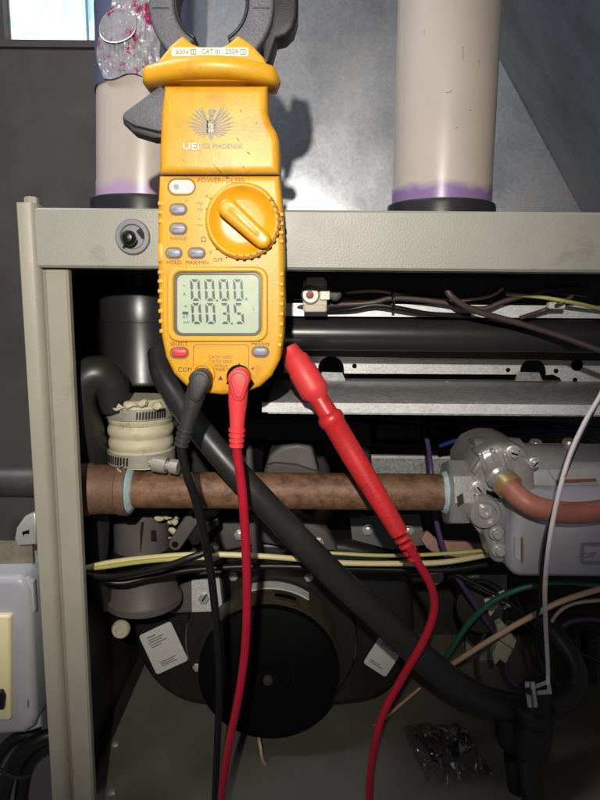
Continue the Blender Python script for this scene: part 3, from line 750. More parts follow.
# upper, set-back hood of the cover
bm = bmesh.new()
yf, yk = .440, .50
x0 = Xp(527, 480, yf); x1 = .25
zb, zt = Zp(502, yf), Zp(462, yf)
prof = [(yf, zb), (yf + .002, zt - .006), (yf + .006, zt - .001), (yf + .010, zt), (yk, zt + .002), (yk, zb)]
rings = []
for x, ins in ((x0 - .006, .009), (x0 - .002, .004), (x0 + .004, .001), (x0 + .010, 0), (x1, 0)):
    rings.append([Vector((x, y + (ins if y < yk - .01 else 0), z - (ins if z > zt - .008 else 0))) for y, z in prof])
loops(bm, rings); hd = link('cover_hood', bm, 'valve_cover', gv, angle=50)
prism('side_label', [(515, 538), (520.5, 540), (520.5, 562), (515, 558)], .4112, .002, 'warning_label', gv)
prism('orange_edge', [(521.3, 537), (523.2, 538), (523.2, 562), (521.3, 563)], .4114, .003, 'label_orange', gv)
prism('hood_label', [(548, 470), (588, 468), (596, 480), (556, 482)], .4392, .0012, 'warning_label', gv)
prism('hood_label_stripe', [(556, 480), (596, 478.5), (597, 481), (557, 483)], .4388, .0005, 'label_orange', gv)
text('embossed_text', 'HONEYWELL', 579, 535.5, 6, .4119, 'valve_cover', gv, sx=1.1, bold=.2)
frame('switch_frame', rrect(581, 543, 640, 565, 3), rrect(584, 546, 637, 562, 2), .4110, .002, 'valve_cover_lip', gv)
text('switch_text', 'OFF', 589.5, 556, 5.5, .4118, 'valve_cover_lip', gv, sx=.9, bold=.15)
text('switch_text', 'ON', 606, 556, 5.5, .4118, 'valve_cover_lip', gv, sx=.9, bold=.15)
# barb and pink tube
bfit = tube('hose_barb', [(494, 470, .43), (503, 481, .418), (512, 491, .408)], [.0075, .0075, .006], 'valve_cast', gv, n=18)
lathe('barb_collar', P(497, 474, .426), P(512, 491, .408) - P(497, 474, .426), [(0, .009), (.004, .0095), (.006, .008)], 'valve_cast', gv, n=18)
pt = thing('pink_tube', P(560, 530, .40), 'pinkish rubber tube curving from the valve barb across the grey cover', 'tube')
tube('tube_body', [(508, 486, .410), (520, 498, .400), (536, 507, .396), (560, 512, .396), (590, 512, .400), (640, 505, 0.41), (700, 503, 0.45), (745, 497, 0.54)], .0074, 'tube_pink', pt, n=20)
lathe('brass_ferrule', P(504.5, 482, .4145), P(520, 498, .400) - P(507, 485, .411), [(0, .0085), (.0, .0096), (.006, .0098), (.007, .0088)], 'brass', pt, n=20)
# white printed wire in front
wire('wire', [(668, 322, .53), (648, 330, .45), (625, 352, .41), (612, 372, .40), (600, 396, .40), (585, 422, .395), (570, 455, .39), (558, 497, .385), (549, 545, .385), (545, 590, .40), (546, 630, .425), (548, 668, .437), (548, 684, .438)], 2.5, 'wire_white', 'white wire with red print hanging in front of the gas valve', k=10)

wire('wire', [(672, 330, .53), (650, 338, .45), (625, 360, .41), (611, 378, .404), (598, 402, .403), (582, 434, .398), (566, 472, .392), (553, 512, .388), (544, 550, .388), (540, 590, .41), (536, 640, .45), (541, 672, .46)], 1.9, 'wire_black', 'black wire hanging close beside the white printed wire over the valve', k=10)

# ------------------------------------------------------------------ inducer blower with motor
YH = .57
bl = thing('inducer_blower', P(265, 710, YH), 'black plastic blower housing with white stickers at the back of the cabinet', 'blower')
soft('housing', spline([(140, 590), (132, 622), (136, 652), (150, 680), (174, 700), (206, 709), (268, 711), (335, 709), (378, 701), (406, 672), (416, 622), (400, 568), (345, 542), (215, 542), (165, 556), (140, 590)], 3)[:-1], YH, .10, 'blower_plastic', bl, r=.010, seg=5)
dc = P(143, 560, .55)
def vert(name, cpx, Y, prof, m, parent, n=40, **kw):
    """vertical turned piece; prof (py, radius px)"""
    c = P(cpx, prof[len(prof) // 2][0], Y)
    bm = bmesh.new(); rings = []
    for py, r in prof:
        z = P(cpx, py, Y - 25 * U(Y)).z; rr = r * U(Y, py)
        rings.append([Vector((c.x + rr * math.cos(2 * math.pi * k / n), Y + rr * math.sin(2 * math.pi * k / n), z)) for k in range(n)])
    loops(bm, rings); return link(name, bm, m, parent, **kw)
du = vert('outlet_duct', 143, .53, [(618, 26), (612, 37), (606, 37), (603, 34), (580, 31), (562, 28), (556, 27), (520, 27.5), (517, 25), (517, 8)], 'blower_duct', bl)
vert('duct_band', 144, .53, [(568, 29.5), (562, 30.8), (556, 29.5)], 'blower_plastic', bl)
vert('duct_neck', 150, .53, [(520, 14), (508, 14), (507, 12)], 'blower_duct', bl, n=24)
prism('duct_seam', [(141, 522), (144, 522), (141, 552), (138.5, 552)], .53 - 27.7 * U(.53), .002, 'blower_plastic', bl)
prism('duct_tab', [(151, 531), (155, 531), (156, 541), (151, 541)], .53 - 27.6 * U(.53), .002, 'blower_plastic', bl)
prism('duct_foot', [(163, 600), (196, 575), (220, 560), (225, 612), (170, 615)], .552, .03, 'blower_duct', bl, bevel=.003)
def sticker(c, hw, hh, rot, rows):
    cr_, sr_ = math.cos(R(rot)), math.sin(R(rot))
    def T(pts): return [(c[0] + x * cr_ - y * sr_, c[1] + x * sr_ + y * cr_) for x, y in pts]
    o = prism('sticker', T(rrect(-hw, -hh, hw, hh, 3, 4)), YH - .0006, .0008, 'label_white', bl)
    for x0_, x1_, y_, t_ in rows:
        prism('sticker_line', T([(x0_, y_), (x1_, y_), (x1_, y_ + t_), (x0_, y_ + t_)]), YH - .0009, .0002, 'label_ink', o)
sticker((163.5, 648), 17.5, 21.5, -25, [(-11, -2, -16, 1), (-11, 5, -13, .8), (-11, 3, -10.6, .8), (-11, 7, -8, .8), (-11, 0, -5.6, .8), (-9, 8, 11.5, .7), (-9, 5, 13.6, .7), (-9, 8, 15.6, .7)])
sticker((384, 655), 13.5, 18, 33, [(-9, 8, -13, .9), (-9, 4, -10.6, .7), (-9, 7, -8.6, .7), (-9, 2, 10.5, .7), (-9, 6, 12.5, .7)])
mt = thing('blower_motor', P(267, 690, .55), 'round motor with black end cap and olive shell on the blower housing', 'motor')
YM = .495; rm = 72 * U(YM, 680); mc = P(268, 678, YM)
lathe('motor_shell', mc + Vector((0, .012, 0)), (0, 1, 0), [(0, rm * .97), (.003, rm), (.085, rm), (.093, rm * .97)], 'motor_olive', mt, n=72)
ec = lathe('end_cap', mc, (0, 1, 0), [(0, 0), (0, rm * .30), (.002, rm * .32), (.002, rm * .90), (.005, rm * .985), (.0118, rm * 1.0)], 'motor_black', mt, n=72)
lathe('shaft_boss', mc + Vector((0, -.0002, 0)), (0, -1, 0), [(0, 13 * U(YM)), (.003, 12 * U(YM)), (.003, 8 * U(YM)), (.0015, 8 * U(YM)), (.0015, 0)], 'motor_black', ec, n=28)
lathe('shaft', mc + Vector((0, -.0018, 0)), (0, -1, 0), [(0, 5.5 * U(YM)), (.003, 5 * U(YM)), (.0034, 0)], 'steel_dark', ec, n=18)
# curved name plate on top of the shell
def shell_patch(name, a0, a1, y0, y1, m, dr, parent):
    bm = bmesh.new(); r = []
    for rr in (rm + .0002, rm + dr):
        r.append([[bm.verts.new((mc.x + rr * math.sin(R(a)), y, mc.z + rr * math.cos(R(a)))) for y in (y0, y1)] for a in [a0 + (a1 - a0) * i / 16 for i in range(17)]])
    for s in r:
        for i in range(16): bm.faces.new((s[i][0], s[i + 1][0], s[i + 1][1], s[i][1]))
    for i in range(16):
        for e in (0, 1): bm.faces.new((r[0][i][e], r[0][i + 1][e], r[1][i + 1][e], r[1][i][e]))
    for i in (0, 16): bm.faces.new((r[0][i][0], r[0][i][1], r[1][i][1], r[1][i][0]))
    return link(name, bm, m, parent)
shell_patch('name_plate', -16, 34, mc.y + .040, mc.y + .054, 'label_white', .0012, mt)
shell_patch('maker_plate', 2, 24, mc.y + .018, mc.y + .036, 'motor_olive', .0012, mt)
shell_patch('vent_slot', 4, 22, mc.y + .024, mc.y + .030, 'motor_black', .0016, mt)
lathe('scroll_rim', mc + Vector((0, .058, 0)), (0, 1, 0), [(0, .0640), (0, .0815), (.003, .0835), (.012, .0840), (.016, .0835), (.020, .0800)], 'blower_plastic', bl, n=80)
for a_ in (62, 118, 200, 320):
    c_ = mc + Vector((.076 * math.cos(R(a_)), .0565, .076 * math.sin(R(a_))))
    lathe('rim_bolt', c_, (0, -1, 0), [(0, .0045), (.001, .0045), (.001, .0032), (.0035, .0032), (.004, .0022), (.004, 0)], 'bolt_zinc', bl, n=6)
lathe('shell_band', mc + Vector((0, .066, 0)), (0, 1, 0), [(0, rm), (0, rm * 1.012), (.003, rm * 1.012), (.003, rm)], 'motor_black', mt, n=72)
# galvanised tab with hex bolt, link arm
tb = thing('galvanised_tab', P(205, 612, .545), 'small galvanised plate with one hex bolt left of the motor', 'plate')
prism('plate', [(191.5, 580), (219, 577), (223, 611), (192, 612)], .545, .0015, 'galv_bright', tb)
bo = knob('hex_bolt', 204, 598, .545, [(0, 5.5), (.003, 5.5), (.0038, 4.5), (.0038, 0)], 'bolt_zinc', tb, n=6)
prism('bolt_slot', [(201.5, 601), (206, 594), (207.2, 595), (202.8, 602)], .5408, .0005, 'steel_dark', bo)
ib = thing('inducer_bracket', P(270, 560, .56), 'dark grey cast bracket in the gap between rusty pipe and cream wire', 'bracket')
soft('bracket_plate', [(222, 520), (262, 516), (300, 517), (326, 530), (338, 552), (300, 550), (262, 544), (226, 552), (214, 540)], .552, .02, 'blower_duct', ib, r=.004, seg=3)
soft('bracket_rib', [(250, 514), (258, 514), (262, 556), (252, 556)], .546, .012, 'blower_duct', ib, r=.0015, seg=2)
soft('bracket_rib', [(292, 514), (300, 514), (312, 552), (303, 554)], .546, .012, 'blower_duct', ib, r=.0015, seg=2)
for x_, y_ in ((240, 534), (278, 530), (318, 542)):
    knob('bracket_bolt', x_, y_, .552, [(0, 6), (.002, 6), (.002, 4.4), (.0055, 4.4), (.006, 3.4), (.006, 0)], 'bolt_zinc', ib, n=6)
cb = thing('inducer_clamp_plate', P(385, 548, .57), 'grey metal plate with two bolts right of the diagonal hose under the pipe', 'plate')
soft('plate', [(350, 518), (420, 516), (426, 545), (392, 550), (352, 540)], .57, .004, 'plastic_grey', cb, r=.001, seg=2)
for x_, y_ in ((368, 529), (408, 530)):
    knob('plate_bolt', x_, y_, .57, [(0, 6.5), (.002, 6.5), (.002, 4.6), (.006, 4.6), (.0066, 3.6), (.0066, 0)], 'bolt_zinc', cb, n=6)
la = thing('link_arm', P(185, 548, .50), 'dark cast link arm with two bolt eyes below the rusty pipe', 'bracket')
soft('arm', capsule(194.5, 515.5, 175, 544.5, 7.5, 7.0), .497, .010, 'blower_duct', la, r=.0022)
for x, y in ((194.5, 515.5), (175, 544.5)): knob('eye', x, y, .4968, [(0, 3.2), (.0003, 3.2), (.0003, 0)], 'motor_black', la, n=16)
soft('side_arm', [(183, 532), (205, 522), (218, 518), (219, 525), (205, 536), (198, 545), (192, 546)], .504, .008, 'blower_plastic', la, r=.0015)
sp = thing('dried_sealant', P(165, 545, .505), 'flaky cream dried sealant beside the link arm under the pipe', 'sealant')
for i, (px, py, r) in enumerate(((160, 518, 3.4), (167, 517.5, 3), (173, 522, 3.8), (177, 518, 2.2), (173, 531, 3.4), (171, 537, 2.4))):
    lump('flake', [(px, py, .503, r)], 'cream_rubber', sp, 11 + i)
kn = tag(knob('mounting_screw', 121.5, 628, .53, [(0, 9), (.004, 9), (.006, 7.5), (.006, 4), (.004, 3.4), (.004, 0)], 'nylon_cream', n=24), 'round cream headed mounting screw left of the blower housing', 'screw')
mb = tag(knob('mounting_screw', 434, 575, .61, [(0, 9), (.004, 9), (.006, 7.5), (.006, 4), (.004, 3.4), (.004, 0)], 'nylon_cream', n=24), 'round cream headed mounting screw just right of the red probe lead', 'screw')
gk = tag(prism('pink_gasket', spline([(421, 540), (428, 532), (440, 541), (470, 543), (484, 546), (484, 556), (460, 558), (432, 552), (421, 540)], 3)[:-1], .56, .006, 'pink_gasket', None, bevel=.001), 'scrap of pinkish gasket material behind the purple wire', 'gasket')

# ------------------------------------------------------------------ wires in front of the blower
tube_w = wire('wire', [(86, 568, .462), (110, 562.5, .458), (150, 557.5, .455), (200, 554.5, .452), (250, 555.5, .452), (300, 559, .455), (345, 563, .46), (400, 563.5, .465), (445, 562, .47), (492, 554, .48)], 3.0, 'wire_cream', 'long cream wire running level under the rusty pipe', k=10)
wire('wire', [(86, 569, .461), (105, 567, .455), (140, 562, .452), (180, 558.5, .45), (205, 558, .452)], 2.4, 'wire_yellowgreen', 'pale yellow green wire below the cream wire at its left end')
wire('wire', [(82, 573, .458), (105, 577, .452), (140, 572, .449), (170, 565, .447), (192, 557, .447), (214, 549, .452)], 3.6, 'wire_black', 'dark wire crossing the cream wire left of the black test lead')
wire('wire', [(88, 575, .466), (118, 583, .47), (150, 577, .475), (190, 570, .478), (260, 566, .48), (340, 568, .48), (440, 570, .485), (500, 562, .49)], 3.2, 'wire_black', 'long black wire running just below the cream wire')
wire('wire', [(330, 553, .475), (380, 555.5, .472), (430, 554.5, .472), (492, 550, .475)], 2.0, 'wire_yellowgreen', 'thin yellow green wire ending under the gas valve')
wire('wire', [(424, 430, .56), (428, 445, .55), (431, 470, .53), (435, 515, .52), (448, 560, .52), (472, 600, .53), (497, 636, .54)], 2.7, 'wire_purple', 'purple wire dropping behind the rusty pipe to the cream connector')
wire('wire', [(505, 655, .55), (508, 676, .55), (520, 687, .55), (536, 676, .55), (546, 650, .55), (560, 628, .55), (585, 619, .55), (640, 624, 0.55), (700, 622, 0.59), (745, 616, 0.68)], 2.9, 'wire_purple', 'purple wire looping behind the white printed wire at the lower right')
wire('wire', [(440, 668, .52), (452, 648, .50), (470, 622, .49), (495, 600, .485), (530, 586, .48), (570, 582, .48), (640, 590, 0.48), (700, 588, 0.52), (745, 582, 0.61)], 3.2, 'wire_green', 'dark green wire arching up to the right below the gas valve')
wire('wire', [(446, 668, .52), (457, 661, .50), (490, 640, .485), (530, 617, .475), (570, 598, .47), (640, 580, 0.46), (700, 578, 0.5), (745, 572, 0.59)], 3.1, 'wire_tan', 'pale tan wire rising to the right below the green wire')
wire('wire', [(256, 712, .535), (260, 745, .50), (268, 766, .50), (300, 762, .515), (340, 748, .53), (372, 728, .55), (420, 688, .58)], 1.8, 'wire_tan', 'thin tan wire lying in the shade on the cabinet floor')
wire('wire', [(452, 572, .51), (478, 585, .505), (510, 603, .50), (552, 640, .51), (600, 662, .52)], 2.2, 'wire_black', 'black wire slanting down to the right under the green and tan wires')
wire('wire', [(515, 598, .515), (528, 622, .52), (541, 650, .525), (556, 690, .53)], 2.2, 'wire_black', 'short black wire dropping behind the tan wire toward the hose loop')
wire('wire', [(492, 700, .56), (478, 672, .56), (482, 640, .56), (500, 622, .56), (530, 628, .56), (560, 655, .56)], 1.8, 'wire_brown', 'thin dark brown wire looped behind the cream nylon connector')
wire('wire', [(600, 600, .50), (572, 604, .505), (556, 615, .51), (546, 634, .515)], 2.0, 'wire_tan', 'thin pale wire curling down at the right edge under the valve')
nc = thing('nylon_connector', P(505, 665, .53), 'cream nylon plug connector at the end of the purple wire', 'connector')
prism('plug_half', [(497, 626), (503, 622.5), (517, 641), (514, 650), (499, 640)], .530, .010, 'nylon_cream', nc, bevel=.001)
prism('socket_half', [(499, 641), (513, 650), (506, 664), (500, 660), (495, 666), (493, 655)], .533, .010, 'nylon_cream', nc, bevel=.001)
cp = thing('pressure_switch', P(490, 640, .60), 'round black pressure switch with a printed silver label under the gas valve', 'switch')
lathe('switch_body', P(486, 604, .585), (-.45, -.8, .25), [(0, .023), (.012, .023), (.014, .026), (.02, .026), (.022, .023), (.03, .022), (.031, 0)], 'rubber_black', cp, n=36)
prism('switch_bracket', [(458, 610), (475, 604), (500, 640), (478, 650), (462, 632)], .60, .012, 'rubber_black', cp, bevel=.002)
sl = prism('switch_label', [(484, 600), (504, 590), (512, 606), (490, 616)], .553, .001, 'label_white', cp)
for i in range(3):
    prism('label_line', [(487 + i * 1.6, 602.5 + i * 4), (503 + i * 1.6, 594.5 + i * 4), (503.6 + i * 1.6, 596 + i * 4), (487.6 + i * 1.6, 604 + i * 4)], .5527, .0002, 'label_ink', sl)

# ------------------------------------------------------------------ big black hose and drain fitting
hs = tag(tube('drain_hose', [(160, 352, .452), (164, 374, .440), (180, 402, .424), (208, 440, .413), (245, 482, .408), (290, 530, .412), (335, 577, .420), (380, 618, .430), (425, 660, .445), (468, 692, .455), (515, 708, .465), (555, 704, .475), (575, 686, .485), (572, 660, .495), (555, 635, .51), (535, 612, .53)], [.0092, .0092, .0090, .0088, .0090, .0094, .0100, .0106, .0110, .0115, .0116, .0110, .0100, .0095, .0095, .0095], 'hose_black', n=24, k=8),
         'thick black rubber hose running diagonally from the meter down to the right', 'hose')
dt = thing('drain_fitting', onz(530, 800, ZF), 'black two-legged drain fitting standing on the cabinet floor at lower right', 'fitting')
YD = .452
def leg(px, prof, name, n=28): return vert(name, px, YD, prof, 'rubber_black', dt, n=n)
vert('main_barrel', 534, YD, [(770, 16), (752, 18), (745, 18), (738, 15), (732, 19), (724, 19.5), (722, 15), (700, 13.5), (697, 12.5), (697, 2)], 'rubber_black', dt, n=32)
tube('leg_hose', [(528, 755, YD), (532, 790, YD), (536, 880, YD)], .0088, 'hose_black', dt, n=18)
vert('side_barrel', 512, YD + .02, [(762, 12), (752, 16), (730, 18), (716, 15), (712, 8)], 'rubber_black', dt, n=28)
tube('leg_hose', [(514, 755, YD + .02), (518, 790, YD + .02), (524, 880, YD + .02)], .0088, 'hose_black', dt, n=18)
tm = thing('spade_terminals', P(535, 695, .455), 'bright spade terminal with prongs joining the white wire to the drain fitting', 'terminal')
for x in (527, 532.5):
    tube('prong', [(x, 682, .437), (x + 1, 692, .435), (x + 3, 706, .435)], .0018, 'bolt_zinc', tm, n=8)
prism('terminal_frame', [(531, 687), (550, 680), (552, 694), (537, 695), (537, 691.5), (547.5, 690.5), (547, 684.5), (532, 690)], .4375, .001, 'bolt_zinc', tm)
knob('terminal_cap', 528, 690, .434, [(0, 3.2), (.003, 3), (.0036, 0)], 'knob_black', tm, n=14)
# plastic parts bag on the floor
bg = thing('plastic_bag', onz(447, 760, ZF), 'crumpled clear plastic bag with small red and dark parts on the floor', 'bag')
bm = bmesh.new(); g = []; nu, nv = 34, 24
c00, c10, c11, c01 = onz(402, 732, ZF), onz(462, 728, ZF), onz(493, 779, ZF), onz(428, 790, ZF)
for i in range(nu + 1):
    row = []
    for j in range(nv + 1):
        u, v = i / nu, j / nv
        p = c00.lerp(c10, u).lerp(c01.lerp(c11, u), v)
        e = min(1, 4 * min(u, 1 - u, v, 1 - v) + .15)
        q = Vector((u * 5, v * 4, 0))
        h = .003 + e * (.007 + .016 * abs(noise.noise(q * .8)) + .007 * abs(noise.noise(q * 2.0 + Vector((4, 0, 0)))))
        w = Vector(noise.noise_vector(q * 1.7)) * .004
        row.append(bm.verts.new(p + Vector((w.x, w.y, h))))
    g.append(row)
for i in range(nu):
    for j in range(nv): bm.faces.new((g[i][j], g[i + 1][j], g[i + 1][j + 1], g[i][j + 1]))
link('film', bm, 'bag_film', bg, angle=22)
for i in range(12):
    u, v = random.uniform(.15, .9), random.uniform(.2, .85)
    p = c00.lerp(c10, u).lerp(c01.lerp(c11, u), v) + Vector((0, 0, .006))
    a = random.uniform(0, 6.28); d = Vector((math.cos(a), math.sin(a), random.uniform(-.1, .2))) * random.uniform(.005, .011)
    bm = bmesh.new(); tube_bm(bm, [p - d, p, p + d], [.002, .0028, .0018], 8)
    link('packed_part', bm, ['bag_red', 'bag_blue', 'rubber_black', 'steel_dark'][i % 4], bg)
bm = bmesh.new()
for i in range(60):
    if i < 34: px, py = random.uniform(80, 210), random.uniform(690, 830)
    else: px, py = random.uniform(380, 640), random.uniform(720, 830)
    c = onz(px, py, ZF); rr = random.uniform(.0002, .0007)
    if c.x < WL + .014: continue
    bmesh.ops.create_icosphere(bm, subdivisions=1, radius=rr, matrix=Matrix.Translation(c + Vector((0, 0, rr * .6))) @ Matrix.Diagonal((random.uniform(.6, 2), random.uniform(.6, 1.6), .7, 1)))
crumbs = link('floor_debris', bm, 'plastic_grey'); tag(crumbs, 'pale crumbs and grit scattered over the cabinet floor', 'debris', kind='stuff')

# ------------------------------------------------------------------ clamp meter
YC = .362
me_ = thing('clamp_meter', P(222, 395, .38), 'yellow clamp meter with grey jaws hanging on the front of the cabinet', 'meter')
lower = [(158.5, 175), (157.3, 200), (157, 250), (158, 300), (160.5, 335), (165, 357), (173, 374), (185, 386), (200, 393), (222, 395.5), (244, 393.5), (260, 387), (272, 376), (280, 360), (283.5, 338), (284.5, 300), (284, 250), (282.5, 205), (279.5, 175)]
soft('lower_shell', lower, YC, .036, 'meter_yellow', me_, r=.0036, seg=5)
upper = [(163, 84), (160.5, 110), (159.2, 140), (158.8, 173.6), (279.3, 173.6), (279.5, 160), (279, 140), (276.5, 131), (271, 122), (267.5, 112), (267.3, 84)]
soft('upper_shell', upper, YC + .0006, .034, 'meter_yellow', me_, r=.0045, seg=5)
# hand barrier: thick curved ridge standing proud of the shell
def barrier():
    bm = bmesh.new(); rings = []
    for i in range(33):
        f = i / 32; px = 143.5 + 137 * f; s = (f - .5) * 2
        yc = 64 + 12.5 * s * s; yb = 81 + 10 * s * s
        ymid = (yc + yb) / 2 - 1; hh = (yb - yc) / 2 + 1.0
        e = max(0.0, abs(s) - .90) / .10; k = math.sqrt(max(0.02, 1 - e * e))
        ring = []
        yfr = YC - .006 + .010 * s * s
        c = P(px, ymid, yfr + .012); u = U(yfr + .012)
        for q in range(16):
            a = 2 * math.pi * q / 16
            ca, sa = math.cos(a), math.sin(a)
            sx_ = abs(ca) ** .6 * (1 if ca > 0 else -1); sz_ = abs(sa) ** .6 * (1 if sa > 0 else -1)
            ring.append(c + Vector((0, sx_ * .013 * k, sz_ * hh * u * k)))
        rings.append(ring)
    loops(bm, rings); return link('hand_barrier', bm, 'meter_yellow', me_, angle=50)
barrier()
yoke = [(152.5, 70), (158, 60), (170, 45), (181, 35.5), (184, 36)] + [(210 - 31.5 * math.cos(R(a)) * 1.0, 20 + 28 * math.sin(R(a))) for a in (40, 55, 72, 90, 108, 125, 140)] + [(236, 35.5), (239, 35), (252, 44), (264, 57), (270, 70), (262, 80), (160, 80)]
soft('yoke', yoke, YC + .001, .026, 'meter_yellow', me_, r=.002, seg=3)
rl = prism('rating_strip', rrect(171.5, 47.5, 248.5, 56, 2), YC + .0006, .0006, 'white_print', me_)
text('printed_text', '600V', 182.5, 52, 4.6, YC + .0005, 'print_dark', rl, sx=.95)
text('printed_text', 'CAT III', 210.5, 51.8, 4.6, YC + .0005, 'print_dark', rl, sx=.95)
text('printed_text', '200A', 232, 51.8, 4.6, YC + .0005, 'print_dark', rl, sx=.95)
for x in (193.5, 243):
    frame('jaw_symbol', rrect(x - 2.8, 49, x + 2.8, 54.6, .5, 1), rrect(x - 2.1, 49.7, x + 2.1, 53.9, .4, 1), YC + .0005, .0001, 'print_dark', rl)
    prism('jaw_symbol', [(x - .4, 50.2), (x + .4, 50.2), (x + .4, 53.4), (x - .4, 53.4)], YC + .0005, .0001, 'print_dark', rl)
# jaws: two halves of a ring that closes above the frame
def jaw(side):
    cx, cy = 211, 2; out = []; inn = []
    for i in range(17):
        a = R(90 - 28 - i * (152 / 16)) if side > 0 else R(90 + 28 + i * (152 / 16))
        out.append((cx + 63 * math.cos(a), cy + 68 * math.sin(a))); inn.append((cx + 37.5 * math.cos(a), cy + 41 * math.sin(a)))
    pts = out + list(reversed(inn))
    j = soft('jaw', pts, YC + .0065, .019, 'jaw_grey', me_, r=.0018, seg=3)
    x = cx + side * 50.5
    prism('jaw_slot', [(x - 8.5, 7.2), (x + 8.5, 7.2), (x + 8.5, 8.6), (x - 8.5, 8.6)], YC + .0063, .0004, 'jaw_black', j)
    # dark liner along the inner face
    inn2 = [(cx + 34.5 * math.cos(math.atan2((y - cy) / 41, (x_ - cx) / 37.5)), cy + 38 * math.sin(math.atan2((y - cy) / 41, (x_ - cx) / 37.5))) for x_, y in inn]
    soft('jaw_liner', inn + list(reversed(inn2)), YC + .010, .013, 'jaw_black', j, r=.0006, seg=2)
jaw(-1); jaw(1)
soft('jaw_housing', [(272, -40), (292, -34), (298.5, -5), (298, 14), (294, 28), (286, 36), (276.5, 38.5), (270, 62), (262, 66), (262, 20)], YC + .014, .016, 'jaw_black', me_, r=.0025, seg=3)
lv = soft('jaw_trigger', [(122.3, 115.5), (124, 112), (160, 85.5), (166, 90), (166, 131), (158, 131), (135, 125.5), (124, 119.5)], YC + .010, .014, 'jaw_grey', me_, r=.001, seg=2)
soft('trigger_edge', [(122.0, 116.5), (135, 126.2), (158, 131.8), (166, 132), (166, 138), (152, 138), (132, 132), (123.5, 124)], YC + .012, .013, 'jaw_black', lv, r=.001, seg=2)
# seams, emblem and print on the upper shell
prism('shell_seam', [(160, 173.4), (278.7, 173.4), (278.7, 174.5), (160, 174.5)], YC - .0001, .0008, 'print_dark', me_)
YT = YC + .0004
def emblem():
    bm = bmesh.new()
    def add(pts):
        fr = [P(x, y, YT) for x, y in pts]; loops(bm, [fr, [p + Vector((0, .0002, 0)) for p in fr]])
    cx, cy = 211, 129
    tips = [(10.5, 106), (13.5, 106.5), (17, 108.5), (20, 112), (22.5, 116.5), (24.5, 121.5), (24, 126), (21, 130), (17.5, 133.5), (14, 136), (9.5, 138)]
    for s in (-1, 1):
        for i, (tx, ty) in enumerate(tips):
            o = Vector((cx + s * 3.2, 122 + i * 1.15)); tip = Vector((cx + s * tx, ty)); d = tip - o; L_ = d.length; d.normalize(); t = Vector((-d.y, d.x))
            w = 1.25 if i < 8 else 1.0
            add([tuple(o + t * .5), tuple(o + d * L_ * .7 + t * w), tuple(tip), tuple(o + d * L_ * .74 - t * w * .7), tuple(o - t * .5)])
    add([(cx - 4, 121), (cx - 1, 118.5), (cx + 3, 120), (cx + 4.2, 126), (cx + 4, 133), (cx + 2, 138), (cx + .6, 141.5), (cx - 2, 138), (cx - 4, 133), (cx - 4.4, 127)])
    add(oval(cx + .4, 112.5, 3.6, 4.2, 14)); add([(cx + 3, 108.5), (cx + 6.4, 110.6), (cx + 3.6, 112.6)])
    add([(cx - 1.5, 116), (cx + 2.5, 116), (cx + 3, 121), (cx - 2.4, 121)])
    return link('emblem', bm, 'emblem_grey', me_, smooth=False)
em = emblem()
text('emblem_digit', '2', 211, 128, 6.5, YT - .0001, 'white_print', em, bold=.5)
text('emblem_digit', '2', 211, 128, 6, YT - .0002, 'emblem_red', em)
text('printed_text', 'UEi', 191, 146.6, 6.4, YT, 'print_grey', me_, sx=1.3, bold=.45)
text('printed_text', 'UEi', 191, 146.6, 6.4, YT - .0001, 'white_print', me_, sx=1.3, bold=.16)
text('printed_text', 'G2 PHOENIX', 222, 146.2, 4.6, YT - .0001, 'emblem_grey', me_, sx=1.08, bold=.08)
YL = YC - .0001
text('printed_text', 'POWER/ DL589', 221, 180.5, 4.9, YL, 'print_grey', me_, sx=1.0)
def pill(name, x0, y0, x1, y1, m, h=.0016):
    p = frame(name + '_surround', rrect(x0 - 1.6, y0 - 1.6, x1 + 1.6, y1 + 1.6, (y1 - y0) / 2 + 1.5), rrect(x0, y0, x1, y1, (y1 - y0) / 2 - .01), YC - .0003, .0006, 'print_grey', me_)
    return soft(name, rrect(x0, y0, x1, y1, (y1 - y0) / 2 - .01), YC - h, h + .001, m, me_, r=.0011, seg=3)
lampb = pill('lamp_button', 168.8, 179.5, 194.3, 194, 'button_white', .0008)
knob('lamp_icon', 176.3, 186.8, YC - .00078, [(0, 2.9), (.0002, 2.9), (.0002, 0)], 'button_grey', lampb)
pill('button', 170.5, 204.6, 186, 214, 'button_grey'); pill('button', 170.5, 224, 186, 233.6, 'button_grey')
pill('button', 166.5, 248.6, 181.2, 257.6, 'button_grey'); pill('button', 189, 248.6, 204.3, 257.6, 'button_grey')
pill('select_button', 171, 348.4, 187.5, 357.3, 'button_red'); pill('button', 252.8, 347.6, 268, 356.2, 'button_grey')
for s, x, y, h in (('RANGE', 178.5, 238.6, 3.6), ('HOLD', 174, 262.6, 3.8), ('MAX/MIN', 197, 262.8, 3.8), ('OFF', 218.2, 260, 4), ('SELECT', 179, 344, 3.8), ('Hz/Duty', 260.5, 343.6, 3.8), ('COM', 185.3, 369.8, 4.6), ('+', 252.6, 369, 6), ('\u03a9', 203.5, 239.8, 5.4), ('V', 210.5, 252.6, 4), ('A', 206.8, 196.2, 3.4), ('VFD', 199.5, 203.8, 3), ('Hz', 200, 209.5, 3), ('k', 199.5, 219, 3), ('mA', 200, 225, 3), ('U', 186.5, 200.4, 3),
                   ('CATII 1000V', 220.5, 357.3, 3.2), ('CATIII 600V', 220.5, 361.6, 3.2), ('2000\u00b5A', 220.5, 366, 3.2), ('MAX', 220.5, 370.3, 3.2)):
    text('printed_text', s, x, y, h, YL, 'print_dark' if h > 3.7 else 'print_grey', me_)
prism('warning_mark', [(220.5, 375.5), (223, 380), (218, 380)], YL, .0001, 'print_dark', me_)
